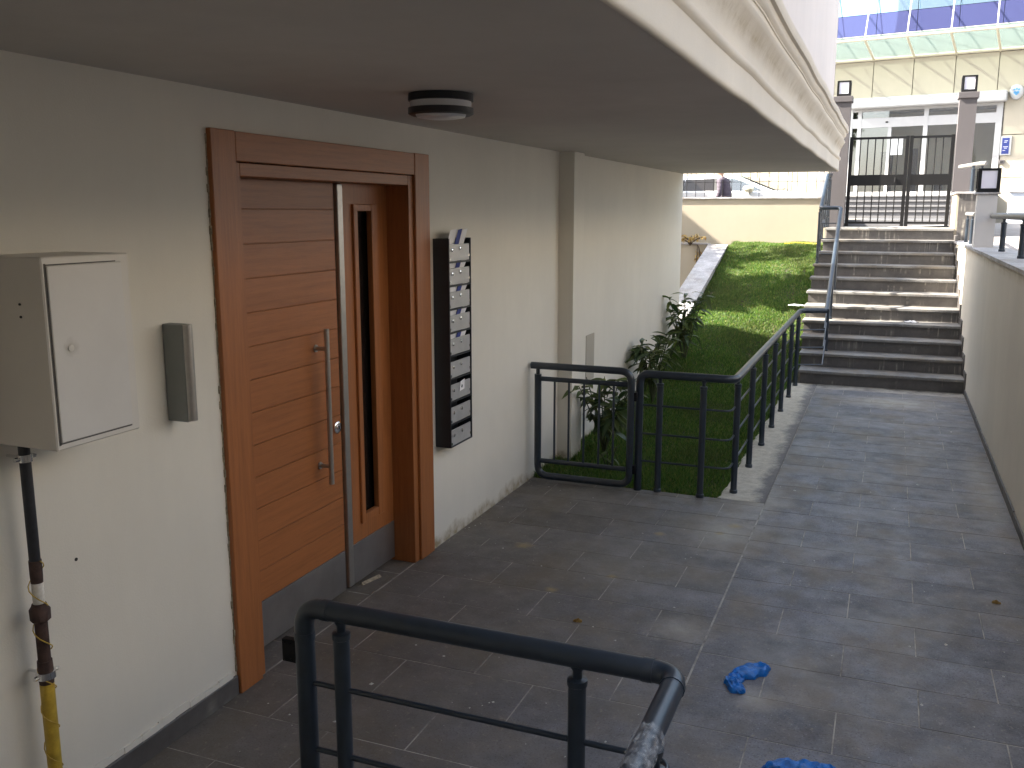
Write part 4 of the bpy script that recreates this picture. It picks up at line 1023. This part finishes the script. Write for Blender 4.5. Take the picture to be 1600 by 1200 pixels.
# local frame: +x = direction faced (street left), z up
pz = 1.40
per = thing('person', 'person in a dark purple quilted jacket beside the white car', 'person', tuple(Vector((-2.5, 20.3, 0)) + EF * (-.66) - NF * .55 + Vector((0, 0, pz))), math.pi - AF, local=True)
V_ = [(-.02, 0, .80), (0, 0, .92), (.05, 0, 1.10), (.085, 0, 1.20), (.12, 0, 1.27), (.15, 0, 1.36), (.155, 0, 1.45),
      (-.02, .09, .76), (.04, .10, .43), (-.02, .10, .09), (.10, .105, .03), (-.02, -.09, .76), (-.08, -.10, .43), (-.16, -.10, .10), (-.05, -.105, .03),
      (.085, .15, 1.18), (.06, .20, .94), (.16, .19, .74), (.085, -.15, 1.18), (.10, -.20, .94), (.24, -.17, .78)]
E_ = [(0, 1), (1, 2), (2, 3), (3, 4), (4, 5), (5, 6), (0, 7), (7, 8), (8, 9), (9, 10), (0, 11), (11, 12), (12, 13), (13, 14), (3, 15), (15, 16), (16, 17), (3, 18), (18, 19), (19, 20)]
Rr = [(.12, .10), (.12, .10), (.13, .10), (.12, .09), .05, .085, .075, .085, .06, .04, .035, .085, .06, .04, .035, .055, .042, .03, .055, .042, .03]
bd = skin_mesh('body', V_, E_, Rr, M['skin'], per)
JV = [(-.02, 0, .78), (0, 0, .92), (.045, 0, 1.10), (.08, 0, 1.20), (.11, 0, 1.275), (.08, .15, 1.19), (.055, .21, .94), (.155, .20, .77), (.08, -.15, 1.19), (.095, -.21, .94), (.225, -.18, .81)]
JE = [(0, 1), (1, 2), (2, 3), (3, 4), (3, 5), (5, 6), (6, 7), (3, 8), (8, 9), (9, 10)]
skin_mesh('jacket', JV, JE, [(.155, .135), (.155, .13), (.165, .135), (.145, .115), .075, .075, .06, .048, .075, .06, .048], M['jacket'], per)
TV = [(-.02, 0, .80), (-.02, .09, .74), (.04, .10, .43), (-.02, .10, .07), (-.02, -.09, .74), (-.08, -.10, .43), (-.16, -.10, .08)]
skin_mesh('trousers', TV, [(0, 1), (1, 2), (2, 3), (0, 4), (4, 5), (5, 6)], [.12, .10, .075, .06, .10, .075, .06], M['trousers'], per)
m = MB(); vv = []; ff = []
for i in range(7):
    th = math.pi * (i / 6) * .62
    for k in range(14):
        a = 2 * math.pi * k / 14; vv.append((.148 + .088 * math.sin(th) * math.cos(a) - .012, .085 * math.sin(th) * math.sin(a), 1.43 + .108 * math.cos(th) - (.0 if math.cos(a) > .2 else .03 * math.sin(th))))
for i in range(6):
    for k in range(14): ff.append((i * 14 + k, i * 14 + (k + 1) % 14, (i + 1) * 14 + (k + 1) % 14, (i + 1) * 14 + k))
m.add(vv, ff, smooth=True).build('hair', M['hair'], per)
for sx, sy in ((.04, .105), (-.11, -.105)):
    m = MB(); m.tube([(sx - .09, sy, .045), (sx - .03, sy, .05), (sx + .08, sy, .04), (sx + .13, sy, .03)], [.035, .05, .045, .025], 10); m.build('shoe', M['shoe'], per)

# ------------------------------------------------------------------ plants
def leaf_mesh(name, L, W, fold, curl, mat):
    v = []; f = []; n = 5
    for i in range(n + 1):
        t = i / n; w_ = W * math.sin(math.pi * min(1, (t * .92 + .06)) ** .9) * .5; z = -curl * L * t * t
        v += [(t * L, -w_, z + fold * w_), (t * L, 0, z), (t * L, w_, z + fold * w_)]
    for i in range(n): f += [(i * 3, i * 3 + 1, i * 3 + 4, i * 3 + 3), (i * 3 + 1, i * 3 + 2, i * 3 + 5, i * 3 + 4)]
    o = MB().add(v, f, smooth=True).build(name, mat); me = o.data; bpy.data.objects.remove(o); return me
LM = [leaf_mesh('leaf', .105, .034, .5, .25, M['leaf']), leaf_mesh('leaf', .125, .036, .3, .5, M['leaf']), leaf_mesh('leaf', .085, .030, .6, .1, M['leaf'])]
DM = [leaf_mesh('leaf', .05, .028, .5, .4, M['dry_leaf']), leaf_mesh('leaf', .06, .02, .3, .8, M['dry_leaf'])]
def shrub(label, x, y, z, h, spread, nstem, nleaf, meshes=LM, mat='stem', group=None, name='shrub', cat='shrub', lean=(0, 0), sc=1.0, droop=0.0):
    t = thing(name, label, cat, (x, y, z), 0, group)
    stems = MB(); tips = []
    for i in range(nstem):
        a = 2 * math.pi * (i / nstem) + random.uniform(-.4, .4); sp = spread * random.uniform(.35, 1.0)
        hh = h * random.uniform(.65, 1.0) if i else h
        p = [Vector((x, y, z - .03)) + Vector((math.cos(a) * sp * q ** 1.3 + lean[0] * q, math.sin(a) * sp * q ** 1.3 + lean[1] * q, (hh + .03) * q - droop * q * q)) for q in (0, .3, .6, .85, 1.0)]
        stems.tube(p, [.007, .006, .005, .004, .003], 6); tips.append(p)
    stems.build('stem', M[mat], t)
    for i in range(nleaf):
        p = tips[i % nstem]; q = random.uniform(.22, 1.0) ** .7 * 3.999; k = int(q); fr_ = q - k
        b = p[k].lerp(p[k + 1], fr_); az = i * 2.4 + random.uniform(-.5, .5); pit = random.uniform(-.75, .45) if q > 3 else random.uniform(-.2, .65)
        s_ = sc * random.uniform(.75, 1.25)
        inst(random.choice(meshes), 'leaf', t, tuple(b - Vector((x, y, z))), (random.uniform(-.5, .5), pit, az), (s_, s_, s_))
    return t
gs = 'leafy shrubs along the white wall'
shrub('dark leafy shrub growing behind the bars of the garden gate', -2.06, 7.12, .03, .60, .27, 10, 150, group=gs, sc=1.3)
shrub('leafy shrub against the white wall just above the gate post, middle of the three', -2.10, 8.95, .10, .66, .26, 10, 150, group=gs, sc=1.35)
shrub('taller leafy shrub at the corner of the building beside the sloping coping', -2.12, 10.55, .22, .84, .25, 10, 150, group=gs, sc=1.35)
shrub('small pale sprout in the lawn below the shrub behind the gate', -1.88, 6.62, .0, .20, .06, 3, 10, group=None, sc=.7, name='sprout', cat='plant')
shrub('dry yellowed climbing plant hanging over the cream garden wall', -2.98, 15.0, 1.46, .26, .30, 12, 120, DM, 'bark', None, 'dry_plant', 'plant', (0, -.05), 1.0, .12)
shrub('dry creeper trailing down the face of the cream garden wall', -2.86, 14.98, 1.47, .02, .12, 6, 60, DM, 'bark', None, 'dry_creeper', 'plant', (.05, -.06), 1.0, .55)

def tree(label, x, y, z, h, cr, n, group, trunk=None, shape='round', name='broadleaf_tree'):
    t = thing(name, label, 'tree', (x, y, z), 0, group)
    th = trunk if trunk else h * .45
    m = MB(); m.tube([(x, y, z - .1), (x + .05, y, z + th * .5), (x, y + .05, z + th), (x, y, z + h * .85)], [.14, .11, .08, .02], 8)
    for i in range(7):
        a = i * .9; m.tube([(x, y, z + th * .8), (x + cr * .4 * math.cos(a), y + cr * .4 * math.sin(a), z + th + (h - th) * .35), (x + cr * .75 * math.cos(a), y + cr * .75 * math.sin(a), z + th + (h - th) * (.4 + .06 * i))], [.05, .03, .01], 6)
    m.build('trunk', M['bark'], t)
    cl = []
    for i in range(60):
        q = rng.normal(size=3); q /= np.linalg.norm(q); rr = rng.random() ** .4
        if shape == 'round': c = np.array([x, y, z + (h + th) / 2 + .1]) + q * rr * np.array([cr, cr, (h - th) / 2])
        else:
            tz = rng.random(); a = rng.random() * 6.28; c = np.array([x + cr * (1 - tz * .85) * math.cos(a) * rr, y + cr * (1 - tz * .85) * math.sin(a) * rr, z + th * .3 + (h - th * .3) * tz])
        cl.append(c)
    cl = np.array(cl); ix = rng.integers(0, 60, n); P = cl[ix] + rng.normal(size=(n, 3)) * cr * .16
    u = rng.normal(size=(n, 3)); u /= np.linalg.norm(u, axis=1)[:, None]; w_ = rng.normal(size=(n, 3)); w_ = np.cross(u, w_); w_ /= np.linalg.norm(w_, axis=1)[:, None]
    s_ = rng.uniform(.05, .10, n)[:, None]
    V = np.stack([P - u * s_, P + w_ * s_ * .5, P + u * s_, P - w_ * s_ * .5], 1).reshape(-1, 3)
    me = bpy.data.meshes.new('crown'); me.from_pydata(V.tolist(), [], [(4 * i, 4 * i + 1, 4 * i + 2, 4 * i + 3) for i in range(n)]); me.materials.append(M['tree_leaf'])
    me.transform(Matrix.Translation((-x, -y, -z)))
    o = bpy.data.objects.new('crown', me); C.objects.link(o); o.parent = t

# unseen house and trees, added to cast shade on the garden
nh = thing('shade_house', 'unseen beige house added on the left to shade the lawn', 'house', (-11, 13.5, .2))
B(-16, -8.6, 11.3, 20, .2, 5.85).build('wall', M['grey_block'], nh)
B(-16.2, -8.4, 11.1, 20.2, 5.86, 6.05, bev=.02).build('roof', M['roof_tile'], nh)
tree('unseen broadleaf tree added on the left to shade the steps', -6.2, 12.30, .2, 7.0, .60, 5200, 'unseen trees added for shade', 3.6)
tree('unseen slim tree added nearer the street to dapple the lawn', -6.8, 13.65, .2, 6.6, .55, 800, 'unseen trees added for shade', 3.4)
rb = thing('bounce_block', 'unseen cream block added across the terrace to bounce sunlight', 'building', (13, -10, 0))  # unseen block, added to hide low sky and bounce warm sunlight
B(9.5, 18, -24, 11.5, -.4, 6.4).build('wall', M['brown_wall'], rb)
for i in range(6):
    for j in range(1):
        wn = B(9.45, 9.499, -8 + i * 3.2, -6.6 + i * 3.2, 3.4 + j * 3.0, 4.9 + j * 3.0).build('window', M['white_frame'], rb)
        B(9.435, 9.449, -7.92 + i * 3.2, -6.68 + i * 3.2, 3.48 + j * 3.0, 4.82 + j * 3.0).build('pane', M['door_glass'], wn)
an = thing('sky_blocker', 'unseen beige block added on the terrace to cut skylight', 'building', (4, -6, 1.5))  # unseen, added to cut skylight on the near left wall
B(1.3, 7.5, -14, .7, 1.3, 6.4).build('wall', M['grey_block'], an)
B(1.25, 7.6, -14.1, .8, 6.401, 6.55, bev=.02).build('roof', M['grey_block'], an)
ew = thing('added_end_wall', 'unseen cream wall added behind the viewer to limit the light', 'wall', (-1, -3.2, 0))  # unseen, added to close off light behind the camera
B(-2.36, .85, -3.3, -3.1, -.3, 2.39).build('wall_body', M['wall'], ew)
tree('large tree on the terrace behind the added beige block', 2.7, -18, 1.5, 11, 3.0, 5000, 'trees behind the viewer', 5)

# ------------------------------------------------------------------ litter
def cover(label, pts, wd, seed):
    r_ = random.Random(seed); t = thing('shoe_cover', label, 'shoe cover', (pts[0][0], pts[0][1], 0), 0, 'blue plastic shoe covers on the paving')
    n = 44; mseg = 22; v = []; P = [Vector((p[0], p[1], 0)) for p in pts]
    wds = [p[2] for p in pts]
    def ev(tt):
        q = tt * (len(P) - 1); k = min(int(q), len(P) - 2); f_ = q - k
        d = (P[k + 1] - P[k]).normalized(); return P[k].lerp(P[k + 1], f_), d, wds[k] * (1 - f_) + wds[k + 1] * f_
    ph = [r_.uniform(0, 6.28) for _ in range(8)]
    for i in range(n + 1):
        tt = i / n; c, d, w_ = ev(tt); sd_ = Vector((-d.y, d.x, 0))
        endf = min(1, (tt + .02) * 9, (1 - tt + .02) * 9)
        for k in range(mseg):
            a = 2 * math.pi * k / mseg
            cre = .5 * math.sin(a * 3 + ph[0] + tt * 9) + .5 * math.sin(a * 5 + ph[1] - tt * 16) + .4 * math.sin(tt * 60 + ph[2] + 2 * a)
            wv = w_ * (1 + .10 * math.sin(tt * 31 + ph[3]) * math.cos(a) + r_.uniform(-.05, .05)) * endf ** .4
            q_ = c + sd_ * wv * math.cos(a)
            rg = mnoise.ridged_multi_fractal(Vector((tt * 3.2 + .8 * math.sin(a * 2), math.cos(a) * 1.9 + seed, seed * 2.3 + tt * 1.5)), .9, 2.2, 4, 1.0, 1.7)
            hgt = max(0.0, math.sin(a)) ** .7 * wd * (.22 + .34 * min(2.2, rg)) * endf ** .5 + .0025
            v.append(tuple(c + sd_ * wv * math.cos(a) + Vector((r_.uniform(-.002, .002), r_.uniform(-.002, .002), max(.002, hgt)))))
    f = [(i * mseg + k, i * mseg + (k + 1) % mseg, (i + 1) * mseg + (k + 1) % mseg, (i + 1) * mseg + k) for i in range(n) for k in range(mseg)] + [tuple(range(mseg)), tuple(range(n * mseg, (n + 1) * mseg))]
    MB().add(v, f, smooth=True).build('film', M['blue_plastic'], t)
    cpts = [ev(i / 30) for i in range(31)]
    T([p + Vector((-d.y, d.x, 0)) * w_ * (.8 + .15 * math.sin(i * 1.9)) + Vector((0, 0, .008 + .004 * math.sin(i))) for i, (p, d, w_) in enumerate(cpts)], .0032, 6).build('elastic_hem', M['blue_plastic'], t)
cover('crumpled bright blue shoe cover lying bent on the paving', [(-.435, 3.625, .022), (-.468, 3.645, .036), (-.490, 3.70, .034), (-.480, 3.755, .034), (-.445, 3.80, .050), (-.405, 3.845, .048), (-.365, 3.885, .024)], .045, 3)
cover('blue shoe cover cut off by the bottom edge of the picture', [(-.285, 3.085, .035), (-.22, 3.115, .06), (-.14, 3.13, .065), (-.07, 3.145, .06), (-.025, 3.16, .03)], .06, 5)
def scrap(name, label, x, y, z, sx, sy, mat, hgt, seed, cat, rot=0, group=None):
    r_ = random.Random(seed); n = 9; v = []
    ca, sa = math.cos(rot), math.sin(rot)
    for j in range(n):
        for i in range(n):
            a = (i / (n - 1) - .5); b = (j / (n - 1) - .5); k = 1 - .25 * r_.random() * (abs(a) + abs(b))
            px_, py_ = a * sx * k, b * sy * k
            v.append((x + px_ * ca - py_ * sa, y + px_ * sa + py_ * ca, z + .003 + hgt * r_.random() * (1 - 1.4 * max(abs(a), abs(b)))))
    top = len(v); v += [(p[0], p[1], p[2] - .0015) for p in v]
    f = [(j * n + i, j * n + i + 1, (j + 1) * n + i + 1, (j + 1) * n + i) for j in range(n - 1) for i in range(n - 1)]
    f += [tuple(top + q for q in reversed(k)) for k in f]
    o = MB().add(v, f).build(name, mat); return tag(o, label, cat, group)
scrap('paper_scrap', 'crumpled white plastic scrap lying on the fourth step', .30, 12.27, .628, .16, .09, M['paper'], .035, 1, 'litter', .25)
scrap('paper_scrap', 'pale torn paper lying on the grass against the steps', -1.10, 12.72, .74, .22, .12, M['paper'], .03, 2, 'litter', -.2)
for i, (x, y, lb) in enumerate(((.62, 5.02, 'curled dry brown leaf farthest along the right wall'), (.77, 4.75, 'dry brown leaf at the picture edge by the right wall'), (.72, 4.42, 'nearest dry brown leaf below the right wall'), (-1.28, 4.02, 'small yellow leaf on the paving beside the foreground railing'), (-1.72, 3.72, 'brown leaf on the paving near the wooden door'))):
    scrap('fallen_leaf', lb, x, y, .0, .045, .024, M['dry_leaf'], .022, 10 + i, 'leaf', i * 1.1, 'fallen leaves on the paving')
hs = thing('yellow_tube', 'yellow tube lying on the grass at the foot of the street wall', 'tube', (-1.3, 15.6, 1.46))
T([(-1.58, 15.55, 1.455), (-1.42, 15.56, 1.462), (-1.25, 15.53, 1.46), (-1.0, 15.5, 1.44)], .022, 10).build('hose', M['yellow_hose'], hs)
wg = MB(); wg.add([(-.0, 0, 0), (.14, 0, 0), (.14, .02, .012), (0, .02, .012), (0, 0.02, 0), (.14, .02, 0)], [(0, 1, 2, 3), (0, 4, 5, 1), (2, 5, 4, 3), (0, 3, 4), (1, 5, 2)])
wg.xf(Matrix.Translation((-2.47, 4.02, .0)) @ Matrix.Rotation(1.35, 4, 'Z'))
tag(wg.build('wood_wedge', M['foam']), 'small wooden wedge under the narrow side leaf of the door', 'wedge')
fk = MB()
for i in range(260):   # cement flakes and grit
    if random.random() < .55: x = random.uniform(-2.3, -.7); y = random.uniform(2.4, 6.1)
    else: x = random.uniform(-.65, .83); y = random.uniform(3.2, 10.9)
    if random.random() < .15: x = WX + abs(random.gauss(0, .04)) + .01; y = random.uniform(4.65, 6.8)
    s_ = abs(random.gauss(0, .003)) + .0014 + (.006 if random.random() < .06 else 0); a = random.uniform(0, 6.28); h = s_ * .5
    q = [(x + s_ * random.uniform(.6, 1.3) * math.cos(a + k * 1.57), y + s_ * random.uniform(.6, 1.3) * math.sin(a + k * 1.57)) for k in range(4)]
    fk.add([(p[0], p[1], .001) for p in q] + [(x, y, .001 + h)], [(0, 1, 4), (1, 2, 4), (2, 3, 4), (3, 0, 4)])
tag(fk.build('grit', M['white_flake']), 'pale cement flakes and grit scattered over the paving', None, None, 'stuff')
